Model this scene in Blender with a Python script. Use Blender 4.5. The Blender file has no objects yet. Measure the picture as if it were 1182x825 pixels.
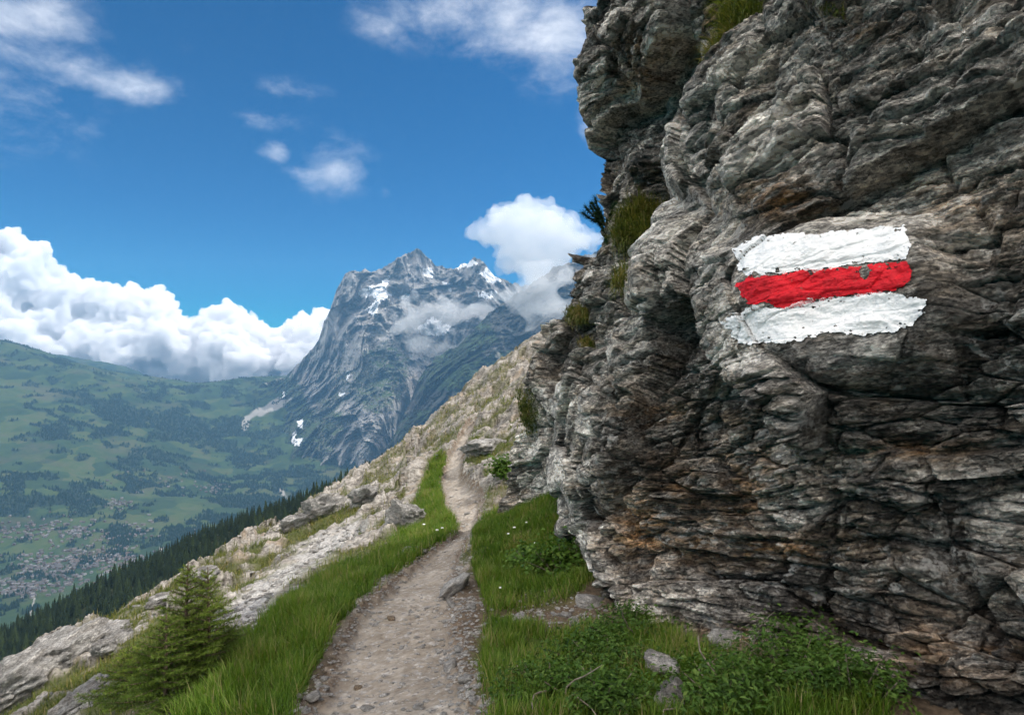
import bpy, math, random
import numpy as np
random.seed(7)
rng = np.random.default_rng(11)
R = math.radians
SC = bpy.context.scene
COL = SC.collection

# ------------------------------------------------------------------ camera, sky, sun, exposure
PITCH = R(1.78)
FPX = 788.0                                   # focal length in photo pixels (24 mm on a 36 mm sensor)
cd = bpy.data.cameras.new('camera'); cam = bpy.data.objects.new('camera', cd); COL.objects.link(cam)
cd.lens = 24; cd.sensor_width = 36; cd.clip_start = 0.05; cd.clip_end = 120000
cam.location = (0, 0, 0); cam.rotation_euler = (R(90) + PITCH, 0, 0)
SC.camera = cam

SUN_DIR = np.array([0.85, 0.20, 1.12]); SUN_DIR /= np.linalg.norm(SUN_DIR)
SUN_EL = math.asin(SUN_DIR[2]); SUN_AZ = math.atan2(SUN_DIR[0], SUN_DIR[1])
sl = bpy.data.lights.new('sun', 'SUN'); sun = bpy.data.objects.new('sun', sl); COL.objects.link(sun)
sl.energy = 3.2; sl.angle = R(0.53); sl.color = (1.0, 0.95, 0.87)
from mathutils import Vector, Matrix
sun.rotation_euler = Vector(-SUN_DIR).to_track_quat('-Z', 'Y').to_euler()
sun.location = (60, 10, 80)

SC.view_settings.view_transform = 'Standard'; SC.view_settings.look = 'None'
SC.view_settings.exposure = 0.60; SC.view_settings.gamma = 1.0
try: SC.view_settings.use_curve_mapping = False
except Exception: pass
SC.cycles.use_denoising = True
try:
    SC.cycles.denoiser = 'OPENIMAGEDENOISE'; SC.cycles.denoising_input_passes = 'RGB_ALBEDO_NORMAL'; SC.cycles.denoising_prefilter = 'FAST'
except Exception: pass
SC.cycles.use_adaptive_sampling = True; SC.cycles.adaptive_threshold = 0.02
SC.cycles.max_bounces = 26; SC.cycles.diffuse_bounces = 3; SC.cycles.glossy_bounces = 2
SC.cycles.transmission_bounces = 3; SC.cycles.volume_bounces = 24; SC.cycles.transparent_max_bounces = 12
SC.cycles.caustics_reflective = False; SC.cycles.caustics_refractive = False
SC.cycles.sample_clamp_indirect = 6

class NT:
    """tiny node-tree writer"""
    def __init__(s, tree): s.t = tree; s.n = tree.nodes; s.l = tree.links
    def new(s, typ, **kw):
        n = s.n.new(typ)
        for k, v in kw.items():
            if k.startswith('i_'):
                key = k[2:]; key = int(key) if key.isdigit() else key.replace('_', ' ')
                s.put(n.inputs[key], v)
            else: setattr(n, k, v)
        return n
    def put(s, sock, v):
        if isinstance(v, bpy.types.NodeSocket): s.l.new(v, sock)
        elif isinstance(v, bpy.types.Node): s.l.new(v.outputs[0], sock)
        else:
            if sock.type == 'RGBA' and not isinstance(v, (int, float)) and len(v) == 3: v = (*v, 1)
            sock.default_value = v
    def math(s, op, a, b=None, c=None, clamp=False):
        n = s.n.new('ShaderNodeMath'); n.operation = op; n.use_clamp = clamp
        for i, v in enumerate((a, b, c)):
            if v is not None: s.put(n.inputs[i], v)
        return n.outputs[0]
    def vmath(s, op, a, b=None, out=0):
        n = s.n.new('ShaderNodeVectorMath'); n.operation = op
        s.put(n.inputs[0], a)
        if b is not None: s.put(n.inputs[3 if op == 'SCALE' else 1], b)
        return n.outputs['Value'] if op in ('DOT_PRODUCT', 'LENGTH', 'DISTANCE') else n.outputs[0]
    def mix(s, f, a, b, blend='MIX'):
        n = s.n.new('ShaderNodeMix'); n.data_type = 'RGBA'; n.blend_type = blend
        s.put(n.inputs[0], f); s.put(n.inputs[6], a); s.put(n.inputs[7], b)
        return n.outputs[2]
    def noise(s, vec, scale, detail=4, rough=0.55, dist=0.0, w=None):
        n = s.n.new('ShaderNodeTexNoise')
        if w is not None: n.noise_dimensions = '4D'; n.inputs['W'].default_value = w
        s.put(n.inputs['Vector'], vec)
        n.inputs['Scale'].default_value = scale; n.inputs['Detail'].default_value = detail
        n.inputs['Roughness'].default_value = rough; n.inputs['Distortion'].default_value = dist
        return n.outputs[0]
    def ramp(s, f, stops):
        n = s.n.new('ShaderNodeValToRGB'); e = n.color_ramp.elements
        while len(e) < len(stops): e.new(0.5)
        for el, (p, c) in zip(e, stops):
            el.position = p; el.color = (c, c, c, 1) if isinstance(c, (int, float)) else (*c, 1)
        s.put(n.inputs[0], f); return n.outputs[0]
    def smooth(s, x, a, b):
        n = s.n.new('ShaderNodeMapRange'); n.interpolation_type = 'SMOOTHSTEP'
        s.put(n.inputs[0], x); s.put(n.inputs[1], a); s.put(n.inputs[2], b)
        n.inputs[3].default_value = 0; n.inputs[4].default_value = 1
        return n.outputs[0]
    def attr(s, name):
        n = s.n.new('ShaderNodeAttribute'); n.attribute_name = name; return n.outputs['Fac']
    def mapping(s, vec, scale=(1, 1, 1), rot=(0, 0, 0), loc=(0, 0, 0)):
        n = s.n.new('ShaderNodeMapping'); s.put(n.inputs[0], vec)
        n.inputs[1].default_value = loc; n.inputs[2].default_value = rot; n.inputs[3].default_value = scale
        return n.outputs[0]

def pxdir(px, py):
    """unit-depth world direction (y = 1) through a photo pixel"""
    a = (np.asarray(px, float) - 591) / FPX; b = (412.5 - np.asarray(py, float)) / FPX
    y = math.cos(PITCH) - b * math.sin(PITCH); z = math.sin(PITCH) + b * math.cos(PITCH)
    return a / y, z / y
def at(px, py, Y):
    x, z = pxdir(px, py); Y = np.asarray(Y, float)
    return np.stack(np.broadcast_arrays(x * Y, Y, z * Y), -1)
def proj(P):
    x, y, z = P[..., 0], P[..., 1], P[..., 2]
    f = y * math.cos(PITCH) + z * math.sin(PITCH); u = -y * math.sin(PITCH) + z * math.cos(PITCH)
    f = np.maximum(f, 1e-3)
    return 591 + FPX * x / f, 412.5 - FPX * u / f

def make_world():
    w = bpy.data.worlds.new('World'); SC.world = w; w.use_nodes = True
    N = NT(w.node_tree); N.n.clear()
    out = N.new('ShaderNodeOutputWorld'); bg = N.new('ShaderNodeBackground')
    sky = N.new('ShaderNodeTexSky'); sky.sky_type = 'NISHITA'; sky.sun_disc = False
    sky.sun_elevation = SUN_EL; sky.sun_rotation = SUN_AZ
    sky.altitude = 2000; sky.air_density = 1.0; sky.dust_density = 0.25; sky.ozone_density = 3.0
    hs = N.new('ShaderNodeHueSaturation', i_Saturation=1.5, i_Value=0.46, i_Hue=0.494, i_Color=sky)
    hs = N.mix(1.0, hs, (.10, .98, 1.12), 'MULTIPLY')
    tc = N.new('ShaderNodeTexCoord'); d = tc.outputs['Generated']
    warp = N.noise(d, 9.0, 4, 0.55)
    # thin high clouds: soft lobes in given sky directions, broken up by noise
    lobes = [  # px, py, radius x deg, radius y deg, strength
        (15, 18, 4.2, 2.0, 1.0), (70, 72, 5.0, 1.5, 1.0), (128, 92, 4.2, 1.2, 0.95),
        (590, 8, 7.0, 3.2, 1.0), (645, 38, 4.4, 3.4, 1.15), (560, 45, 4.0, 2.0, 0.55), (455, 25, 3.8, 2.2, 0.42), (690, 140, 1.5, 2.4, 0.9),
        (383, 192, 3.0, 2.0, 0.85), (320, 177, 1.2, 0.8, 0.85), (310, 138, 3.0, 0.8, 0.55), (335, 105, 2.8, 0.9, 0.6),
        (225, 55, 1.6, 0.7, 0.3), (445, 218, 0.9, 1.0, 0.3), (215, 105, 2.4, 1.2, 0.22), (800, -60, 14, 6, 0.8), (-150, 60, 10, 5, 0.8)]
    tot = None
    for px, py, rx, ry, s in lobes:
        x, z = pxdir(px, py); v = np.array([float(x), 1, float(z)]); v /= np.linalg.norm(v)
        rt = np.array([v[1], -v[0], 0]); rt /= np.linalg.norm(rt); up = np.cross(rt, v)
        a = N.math('MULTIPLY', N.vmath('DOT_PRODUCT', d, tuple(rt)), 1 / math.sin(R(rx)))
        b = N.math('MULTIPLY', N.vmath('DOT_PRODUCT', d, tuple(up)), 1 / math.sin(R(ry)))
        r2 = N.math('ADD', N.math('MULTIPLY', a, a), N.math('MULTIPLY', b, b))
        front = N.math('GREATER_THAN', N.vmath('DOT_PRODUCT', d, tuple(v)), 0.0)
        g = N.math('MULTIPLY', N.math('EXPONENT', N.math('MULTIPLY', r2, -0.9)), N.math('MULTIPLY', front, s))
        tot = g if tot is None else N.math('MAXIMUM', tot, g)
    wv = N.vmath('ADD', d, N.vmath('SCALE', N.new('ShaderNodeTexNoise', i_Vector=d, i_Scale=7.0, i_Detail=3.0).outputs['Color'], 0.05))
    n1 = N.noise(N.mapping(wv, (1, 1, 1.7)), 13.0, 9, 0.62)
    fac = N.smooth(N.math('ADD', N.math('MULTIPLY', tot, 0.95), N.math('MULTIPLY', N.math('SUBTRACT', n1, 0.5), 2.1)), 0.12, 1.55)
    fac = N.math('MULTIPLY', fac, N.smooth(tot, 0.04, 0.4))
    tone = N.noise(N.mapping(wv, (1, 1, 2.0), loc=(.3, .1, .2)), 22.0, 5, 0.55)
    cc = N.ramp(tone, [(0.3, (3.4, 3.8, 4.5)), (0.7, (6.2, 6.3, 6.6))])
    col = N.mix(N.math('MULTIPLY', fac, 0.84), hs, cc)
    # unseen broken cumulus added as bright fill light, behind and left of the walker
    c2 = N.noise(N.mapping(wv, (1, 1, 1.5), loc=(4, 2, 1)), 2.6, 9, .58)
    away = N.smooth(N.vmath('DOT_PRODUCT', d, (0.06, 0.955, 0.29)), 0.66, 0.38)
    sp = N.new('ShaderNodeSeparateXYZ', i_0=d)
    away = N.math('MULTIPLY', away, N.smooth(N.vmath('DOT_PRODUCT', d, tuple(SUN_DIR)), .97, .82))
    f2 = N.math('MULTIPLY', N.math('MULTIPLY', N.smooth(c2, .40, .52), away), N.smooth(sp.outputs[2], .10, .30))
    col = N.mix(f2, col, N.ramp(tone, [(0.3, (12.0, 11.2, 10.4)), (0.7, (18.4, 17.2, 16.0))]))
    N.put(bg.inputs[0], col); bg.inputs[1].default_value = 0.13
    N.l.new(bg.outputs[0], out.inputs[0])
make_world()

# ------------------------------------------------------------------ numpy noise
_G = np.random.default_rng(3).normal(size=(256, 3)); _G /= np.linalg.norm(_G, axis=1)[:, None]
_G = _G.astype(np.float32)
def _h(ix, iy, iz, seed):
    h = (ix.astype(np.uint32) * np.uint32(374761393)) ^ (iy.astype(np.uint32) * np.uint32(668265263)) ^ (iz.astype(np.uint32) * np.uint32(2246822519)) ^ np.uint32((seed * 3266489917 + 97) & 0xffffffff)
    h = (h ^ (h >> np.uint32(15))) * np.uint32(2246822519)
    h = (h ^ (h >> np.uint32(13))) * np.uint32(3266489917)
    return h ^ (h >> np.uint32(16))
def perlin(p, seed=0):
    p = np.asarray(p, np.float64); sh = p.shape[:-1]; p = p.reshape(-1, 3); out = np.empty(len(p), np.float32)
    for s in range(0, len(p), 150000):
        q = p[s:s + 150000]; i = np.floor(q); f = (q - i).astype(np.float32); i = i.astype(np.int64)
        u = f * f * f * (f * (f * 6 - 15) + 10); acc = np.zeros(len(q), np.float32)
        for dx in (0, 1):
            wx = u[:, 0] if dx else 1 - u[:, 0]
            for dy in (0, 1):
                wy = u[:, 1] if dy else 1 - u[:, 1]
                for dz in (0, 1):
                    wz = u[:, 2] if dz else 1 - u[:, 2]
                    g = _G[_h(i[:, 0] + dx, i[:, 1] + dy, i[:, 2] + dz, seed) & np.uint32(255)]
                    acc += wx * wy * wz * (g[:, 0] * (f[:, 0] - dx) + g[:, 1] * (f[:, 1] - dy) + g[:, 2] * (f[:, 2] - dz))
        out[s:s + 150000] = acc * 1.5
    return out.reshape(sh)
def fbm(p, o=4, seed=0, gain=.5, lac=2.03):
    a = 1.0; t = 0; p = np.asarray(p, float)
    for k in range(o): t = t + a * perlin(p, seed + k); p = p * lac + 11.7; a *= gain
    return t
def ridged(p, o=4, seed=0, gain=.5, lac=2.07):
    a = 1.0; t = 0; p = np.asarray(p, float)
    for k in range(o): t = t + a * (1 - 2.2 * np.abs(perlin(p, seed + k))); p = p * lac + 5.3; a *= gain
    return t
def cells(p, seed=0, jit=.9):
    """3-D cellular noise: F1, F2-F1, a random number and a random vector per cell, offset from its centre"""
    p = np.asarray(p, float).reshape(-1, 3); n = len(p)
    F1 = np.empty(n, np.float32); E = np.empty(n, np.float32); ID = np.empty(n, np.float32)
    V = np.empty((n, 3), np.float32); O = np.empty((n, 3), np.float32)
    for s in range(0, n, 120000):
        q = p[s:s + 120000]; b = np.floor(q).astype(np.int64); m = len(q)
        f1 = np.full(m, 9e9); f2 = np.full(m, 9e9); hid = np.zeros(m, np.uint32); off = np.zeros((m, 3))
        for dx in (-1, 0, 1):
            for dy in (-1, 0, 1):
                for dz in (-1, 0, 1):
                    c = b + (dx, dy, dz); h = _h(c[:, 0], c[:, 1], c[:, 2], seed)
                    j = np.stack([(h & np.uint32(1023)), (h >> np.uint32(10)) & np.uint32(1023), (h >> np.uint32(20)) & np.uint32(1023)], 1) / 1023.0
                    o = q - (c + .5 + (j - .5) * jit); d = (o * o).sum(1)
                    nb = d < f1
                    f2 = np.where(nb, f1, np.minimum(f2, d)); f1 = np.where(nb, d, f1)
                    hid = np.where(nb, h, hid); off = np.where(nb[:, None], o, off)
        f1 = np.sqrt(f1); f2 = np.sqrt(f2)
        g = (hid * np.uint32(2654435761)) ^ (hid >> np.uint32(7))
        F1[s:s + m] = f1; E[s:s + m] = f2 - f1; ID[s:s + m] = (g & np.uint32(65535)) / 65535.0
        V[s:s + m] = _G[(g >> np.uint32(16)) & np.uint32(255)]; O[s:s + m] = off
    return F1, E, ID, V, O
def tps(P, v, lam=0.0):
    P = np.asarray(P, float); v = np.asarray(v, float); n = len(P)
    c = P.mean(0); sc = P.std(0).mean(); Q = (P - c) / sc
    def U(r2): return 0.5 * r2 * np.log(np.maximum(r2, 1e-12))
    d = ((Q[:, None] - Q[None]) ** 2).sum(-1)
    A = np.zeros((n + 3, n + 3)); A[:n, :n] = U(d) + lam * np.eye(n); A[:n, n] = 1; A[:n, n + 1:] = Q; A[n, :n] = 1; A[n + 1:, :n] = Q.T
    s = np.linalg.solve(A, np.concatenate([v, np.zeros(3)]))
    def f(x):
        x = (np.asarray(x, float) - c) / sc; sh = x.shape[:-1]; x = x.reshape(-1, 2); o = np.empty(len(x))
        for k in range(0, len(x), 40000):
            q = x[k:k + 40000]; d = ((q[:, None] - Q[None]) ** 2).sum(-1)
            o[k:k + 40000] = U(d) @ s[:n] + s[n] + q @ s[n + 1:]
        return o.reshape(sh)
    return f
def sstep(x, a, b):
    t = np.clip((x - a) / (b - a), 0, 1); return t * t * (3 - 2 * t)
def inpoly(x, y, poly):
    x = np.asarray(x, float); y = np.asarray(y, float); r = np.zeros(x.shape, bool); n = len(poly)
    for i in range(n):
        x1, y1 = poly[i]; x2, y2 = poly[(i + 1) % n]
        c = ((y1 > y) != (y2 > y)); r ^= c & (x < (x2 - x1) * (y - y1) / ((y2 - y1) if y2 != y1 else 1e-9) + x1)
    return r
def polydist(x, y, poly, closed=True):
    x = np.asarray(x, float); y = np.asarray(y, float); d = np.full(x.shape, 1e18); n = len(poly)
    for i in range(n if closed else n - 1):
        x1, y1 = poly[i]; x2, y2 = poly[(i + 1) % n]; dx, dy = x2 - x1, y2 - y1
        t = np.clip(((x - x1) * dx + (y - y1) * dy) / (dx * dx + dy * dy + 1e-12), 0, 1)
        d = np.minimum(d, (x - x1 - t * dx) ** 2 + (y - y1 - t * dy) ** 2)
    return np.sqrt(d)
def sdpoly(x, y, poly):          # positive inside
    d = polydist(x, y, poly); return np.where(inpoly(x, y, poly), d, -d)

# ------------------------------------------------------------------ mesh and object helpers
def mesh_np(name, V, F, mats=(), attrs=None, smooth=True, matidx=None):
    """V (n,3); F list of int arrays, each (m,k) with the same k"""
    me = bpy.data.meshes.new(name); V = np.asarray(V, np.float32)
    Fs = F if isinstance(F, (list, tuple)) else [F]; Fs = [np.asarray(f, np.int32) for f in Fs if len(f)]
    me.vertices.add(len(V)); me.vertices.foreach_set('co', V.ravel())
    lv = np.concatenate([f.ravel() for f in Fs]); ks = np.concatenate([np.full(len(f), f.shape[1], np.int32) for f in Fs])
    st = np.concatenate([[0], np.cumsum(ks)[:-1]]).astype(np.int32)
    me.loops.add(len(lv)); me.loops.foreach_set('vertex_index', lv)
    me.polygons.add(len(ks)); me.polygons.foreach_set('loop_start', st)
    try: me.polygons.foreach_set('loop_total', ks)
    except Exception: pass
    if matidx is not None: me.polygons.foreach_set('material_index', np.asarray(matidx, np.int32))
    me.polygons.foreach_set('use_smooth', np.full(len(ks), smooth, bool))
    for m in mats: me.materials.append(m)
    for k, a in (attrs or {}).items():
        at_ = me.attributes.new(k, 'FLOAT', 'POINT'); at_.data.foreach_set('value', np.asarray(a, np.float32).ravel())
    me.update(calc_edges=True); me.validate()
    return me
def obj(name, me, parent=None, loc=None, label=None, cat=None, group=None, kind=None):
    o = bpy.data.objects.new(name, me); COL.objects.link(o)
    if parent is not None: o.parent = parent
    if loc is not None: o.location = loc
    for k, v in (('label', label), ('category', cat), ('group', group), ('kind', kind)):
        if v: o[k] = v
    return o
def empty(name, loc, label, cat, group=None):
    o = obj(name, None, None, loc, label, cat, group); o.empty_display_size = .1; return o
def grid_faces(h, w, mask=None):
    i = np.arange(h * w).reshape(h, w)
    F = np.stack([i[:-1, :-1], i[:-1, 1:], i[1:, 1:], i[1:, :-1]], -1)
    return F[mask] if mask is not None else F.reshape(-1, 4)
def compact(V, F, attrs=None):
    used = np.unique(F); mp = np.full(len(V), -1); mp[used] = np.arange(len(used))
    return V[used], mp[F], {k: np.asarray(a).ravel()[used] for k, a in (attrs or {}).items()}
def grid_normals(P):
    du = np.gradient(P, axis=1); dv = np.gradient(P, axis=0)
    n = np.cross(du, dv); n /= np.linalg.norm(n, axis=-1, keepdims=True) + 1e-12
    return n
def tube(pts, rad, sides=6):
    pts = np.asarray(pts, float); n = len(pts); t = np.gradient(pts, axis=0); t /= np.linalg.norm(t, axis=1)[:, None] + 1e-12
    ref = np.array([0, 0, 1.]) if abs(t[0, 2]) < .8 else np.array([1., 0, 0])
    a = np.cross(t, ref); a /= np.linalg.norm(a, axis=1)[:, None] + 1e-12; b = np.cross(t, a)
    an = np.arange(sides) * 2 * math.pi / sides; r = np.broadcast_to(np.asarray(rad, float), (n,))
    V = pts[:, None] + r[:, None, None] * (np.cos(an)[None, :, None] * a[:, None] + np.sin(an)[None, :, None] * b[:, None])
    F = []
    for i in range(n - 1):
        for j in range(sides):
            k = (j + 1) % sides; F.append((i * sides + j, i * sides + k, (i + 1) * sides + k, (i + 1) * sides + j))
    return V.reshape(-1, 3), np.array(F)
def join(parts):
    Vs, Fs, o = [], [], 0
    for V, F in parts: Vs.append(V); Fs.append(np.asarray(F) + o); o += len(V)
    return np.concatenate(Vs), np.concatenate(Fs)

# ------------------------------------------------------------------ materials
def mat(name):
    m = bpy.data.materials.new(name); m.use_nodes = True; N = NT(m.node_tree); N.n.clear()
    out = N.new('ShaderNodeOutputMaterial'); return m, N, out
def surf(N, out, col, rough=.85, bump=None, bstr=.5, bdist=.02, spec=.25):
    b = N.new('ShaderNodeBsdfPrincipled'); N.put(b.inputs['Base Color'], col); N.put(b.inputs['Roughness'], rough)
    b.inputs['Specular IOR Level'].default_value = spec
    if bump is not None:
        bn = N.new('ShaderNodeBump'); N.put(bn.inputs['Height'], bump); bn.inputs['Strength'].default_value = bstr; bn.inputs['Distance'].default_value = bdist
        N.l.new(bn.outputs[0], b.inputs['Normal'])
    N.l.new(b.outputs[0], out.inputs[0]); return b
BED_ROT = (0.10, 0.16, 0.0)
def rock_material(name, dark=(.036, .033, .030), lite=(.68, .64, .58), warm=.6, white=.7, scale=1.0, attrs=True):
    m, N, out = mat(name)
    g = N.new('ShaderNodeNewGeometry').outputs['Position'] if attrs else N.new('ShaderNodeTexCoord').outputs['Object']
    p = N.mapping(g, (scale,) * 3, BED_ROT)
    bed = N.mapping(p, (1, 1, 3.4))
    n0 = N.noise(p, 1.7, 9, .62, .6); n1 = N.noise(bed, 2.2, 10, .68, .9); n2 = N.noise(bed, 16, 8, .66, .2); n3 = N.noise(p, 60, 5, .6); n4 = N.noise(N.mapping(p, (1, 1, 2.2)), 21, 9, .76, .3)
    t = N.math('ADD', N.math('ADD', N.math('MULTIPLY', n0, .28), N.math('MULTIPLY', n4, .34)), N.math('ADD', N.math('ADD', N.math('MULTIPLY', n1, .26), N.math('MULTIPLY', N.math('SUBTRACT', n3, .5), .22)), N.math('MULTIPLY', n2, .26)))
    if attrs: t = N.math('ADD', t, N.math('MULTIPLY', N.math('SUBTRACT', N.attr('blk'), .5), .30))
    col = N.ramp(t, [(.43, dark), (.53, tuple(a * .70 + b * .30 for a, b in zip(dark, lite))), (.65, lite)])
    # brown and ochre weathering
    wz = N.noise(bed, 1.3, 7, .62, .8, w=2.0); wz2 = N.noise(bed, 5.0, 6, .6, .5, w=4.0)
    wf = N.math('MULTIPLY', N.smooth(N.math('ADD', N.math('MULTIPLY', wz, .6), N.math('MULTIPLY', wz2, .4)), .45, .60), warm)
    col = N.mix(wf, col, N.ramp(n2, [(.36, (.085, .064, .045)), (.62, (.31, .24, .165))]))
    # cool blue-grey films
    bf = N.smooth(N.noise(p, 2.6, 6, .6, .4, w=7.0), .54, .68)
    col = N.mix(N.math('MULTIPLY', bf, .3), col, (.17, .175, .185))
    if attrs:
        oc = N.math('MULTIPLY', N.attr('ochre'), N.smooth(wz2, .36, .58))
        col = N.mix(oc, col, N.ramp(n2, [(.35, (.22, .10, .03)), (.65, (.46, .26, .09))]))
    # split faces of slightly different stone, in three sizes
    tone = None
    for sc_, hi, lo, up, dn in ((2.2, .55, .35, 1.28, .76), (6.0, .60, .28, 1.30, .72), (15.0, .58, .24, 1.30, .64), (38.0, .60, .26, 1.35, .58)):
        c2 = N.new('ShaderNodeTexVoronoi'); N.put(c2.inputs['Vector'], N.vmath('ADD', N.mapping(p, (1, 1, 2.8)), N.vmath('SCALE', N.new('ShaderNodeTexNoise', i_Vector=p, i_Scale=sc_ * .8, i_Detail=6.0).outputs['Color'], 1.1 / sc_))); c2.inputs['Scale'].default_value = sc_
        cv = N.new('ShaderNodeSeparateColor', i_0=c2.outputs['Color']).outputs[1]
        if sc_ == 15.0: chc = cv
        tn = N.math('ADD', dn, N.math('ADD', N.math('MULTIPLY', N.math('GREATER_THAN', cv, lo), 1 - dn), N.math('MULTIPLY', N.math('GREATER_THAN', cv, hi), up - 1)))
        tone = tn if tone is None else N.math('MULTIPLY', tone, tn)
    if attrs: tone = N.math('MULTIPLY', tone, N.new('ShaderNodeMapRange', i_0=N.noise(p, 1.1, 5, .6, .5, w=9.0), i_1=.40, i_2=.60, i_3=.72, i_4=1.32))
    else: tone = N.math('ADD', .5, N.math('MULTIPLY', tone, .5))
    col = N.vmath('SCALE', col, tone)
    # pale lichen and calcite flecks
    wh = N.smooth(N.math('ADD', N.noise(p, 5.5, 8, .68, .5, w=1.0), N.math('MULTIPLY', n3, .12)), .635, .69)
    wh = N.math('MULTIPLY', wh, white)
    if attrs:
        lf = N.math('MULTIPLY', N.attr('lich'), N.smooth(N.math('ADD', n2, N.math('MULTIPLY', N.noise(p, 9, 7, .65, .6), .8)), .90, 1.02))
        wh = N.math('MAXIMUM', wh, lf)
    col = N.mix(wh, col, (.66, .65, .62))
    # black algae stains
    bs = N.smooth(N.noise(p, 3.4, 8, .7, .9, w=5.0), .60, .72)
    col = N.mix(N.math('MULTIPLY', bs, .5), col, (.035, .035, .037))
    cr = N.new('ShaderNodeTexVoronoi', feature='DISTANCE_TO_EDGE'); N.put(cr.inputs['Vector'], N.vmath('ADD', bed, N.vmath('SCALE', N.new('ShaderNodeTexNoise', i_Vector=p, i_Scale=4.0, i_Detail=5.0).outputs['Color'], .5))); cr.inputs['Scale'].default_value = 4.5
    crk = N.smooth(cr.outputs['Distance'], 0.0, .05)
    hgt = N.math('ADD', N.math('ADD', N.math('MULTIPLY', chc, .35), N.math('ADD', N.math('MULTIPLY', n1, .5), N.math('MULTIPLY', n4, .9))), N.math('ADD', N.math('MULTIPLY', n3, .15), N.math('MULTIPLY', crk, .10)))
    surf(N, out, col, .9, hgt, 1.0, .085 / scale)
    return m
M = {}
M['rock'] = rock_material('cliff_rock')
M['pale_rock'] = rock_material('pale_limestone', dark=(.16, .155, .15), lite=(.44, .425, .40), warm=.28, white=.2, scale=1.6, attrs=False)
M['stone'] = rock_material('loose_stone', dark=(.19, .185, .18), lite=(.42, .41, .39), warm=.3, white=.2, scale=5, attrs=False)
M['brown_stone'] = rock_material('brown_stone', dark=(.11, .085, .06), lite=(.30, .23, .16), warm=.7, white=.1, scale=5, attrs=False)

def paint_material(name, c, c2):
    m, N, out = mat(name); g = N.new('ShaderNodeNewGeometry').outputs['Position']
    n = N.noise(g, 11, 7, .65); n2 = N.noise(g, 90, 4, .6); wear = N.noise(g, 26, 7, .72, .8)
    col = N.mix(N.smooth(n, .40, .66), c, c2)
    col = N.mix(N.math('MULTIPLY', N.smooth(wear, .61, .70), .8), col, (.20, .17, .14))
    h = N.math('ADD', N.math('MULTIPLY', N.noise(N.mapping(g, (1, 1, 2.6), BED_ROT), 20, 6, .6, .3), .7), N.math('MULTIPLY', n2, .12))
    surf(N, out, col, .6, h, .7, .03, spec=.3); return m
M['white_paint'] = paint_material('white_paint', (.88, .88, .88), (.78, .79, .80))
M['red_paint'] = paint_material('red_paint', (.68, .006, .018), (.52, .005, .014))

def ground_material():
    m, N, out = mat('slope_ground'); g = N.new('ShaderNodeNewGeometry').outputs['Position']
    rp = N.mapping(g, (1, 1, 2.2), (.2, -.35, .3)); a = N.noise(rp, 2.2, 9, .64, .7); b = N.noise(rp, 11, 8, .65, .3); c = N.noise(g, 46, 5, .65)
    rock = N.ramp(N.math('ADD', N.math('MULTIPLY', a, .5), N.math('MULTIPLY', b, .5)), [(.41, (.075, .068, .06)), (.50, (.235, .215, .19)), (.62, (.44, .415, .375))])
    rock = N.mix(N.math('MULTIPLY', N.smooth(N.noise(g, 1.4, 7, .6, .5, w=3.0), .52, .66), .5), rock, (.33, .25, .17))
    soil = N.ramp(N.math('ADD', N.math('MULTIPLY', b, .5), N.math('MULTIPLY', c, .5)), [(.36, (.045, .033, .022)), (.64, (.17, .125, .085))])
    peb = N.new('ShaderNodeTexVoronoi'); N.put(peb.inputs['Vector'], g); peb.inputs['Scale'].default_value = 24
    scree = N.mix(.75, N.ramp(b, [(.3, (.27, .26, .25)), (.7, (.50, .485, .46))]), N.ramp(N.new('ShaderNodeSeparateColor', i_0=peb.outputs['Color']).outputs[0], [(0, (.22, .21, .2)), (1, (.56, .545, .52))]))
    green = N.ramp(N.math('ADD', N.math('MULTIPLY', a, .4), N.math('MULTIPLY', c, .6)), [(.35, (.030, .042, .010)), (.65, (.095, .105, .025))])
    col = N.mix(N.attr('rock'), soil, rock); col = N.mix(N.attr('scree'), col, scree); col = N.mix(N.attr('green'), col, green)
    h = N.math('ADD', N.math('MULTIPLY', a, .6), N.math('ADD', N.math('MULTIPLY', b, .4), N.math('ADD', N.math('MULTIPLY', c, .12), N.math('MULTIPLY', N.math('MULTIPLY', peb.outputs['Distance'], N.attr('scree')), -.5))))
    surf(N, out, col, .92, h, .7, .08); return m
M['ground'] = ground_material()
def path_material():
    m, N, out = mat('gravel_path'); g = N.new('ShaderNodeNewGeometry').outputs['Position']
    a = N.noise(g, 1.6, 7, .6, .4); b = N.noise(g, 13, 8, .68); c = N.noise(g, 75, 4, .65)
    col = N.ramp(N.math('ADD', N.math('MULTIPLY', a, .45), N.math('MULTIPLY', b, .55)), [(.38, (.17, .14, .108)), (.52, (.32, .28, .232)), (.66, (.47, .43, .375))])
    peb = N.new('ShaderNodeTexVoronoi'); N.put(peb.inputs['Vector'], N.vmath('ADD', g, N.vmath('SCALE', N.new('ShaderNodeTexNoise', i_Vector=g, i_Scale=9.0).outputs['Color'], .05))); peb.inputs['Scale'].default_value = 42
    pc = N.new('ShaderNodeSeparateColor', i_0=peb.outputs['Color'])
    pm = N.math('MULTIPLY', N.math('GREATER_THAN', pc.outputs[1], .60), N.smooth(b, .46, .58))
    col = N.mix(N.math('MULTIPLY', pm, .8), col, N.ramp(pc.outputs[0], [(0, (.17, .155, .14)), (1, (.54, .52, .49))]))
    edge = N.attr('edge'); col = N.mix(N.math('MULTIPLY', edge, N.smooth(b, .36, .56)), col, (.125, .090, .062))
    h = N.math('ADD', N.math('MULTIPLY', b, .5), N.math('ADD', N.math('MULTIPLY', c, .16), N.math('MULTIPLY', N.math('MULTIPLY', peb.outputs['Distance'], pm), -.4)))
    surf(N, out, col, .93, h, .7, .03); return m
M['path'] = path_material()

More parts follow.
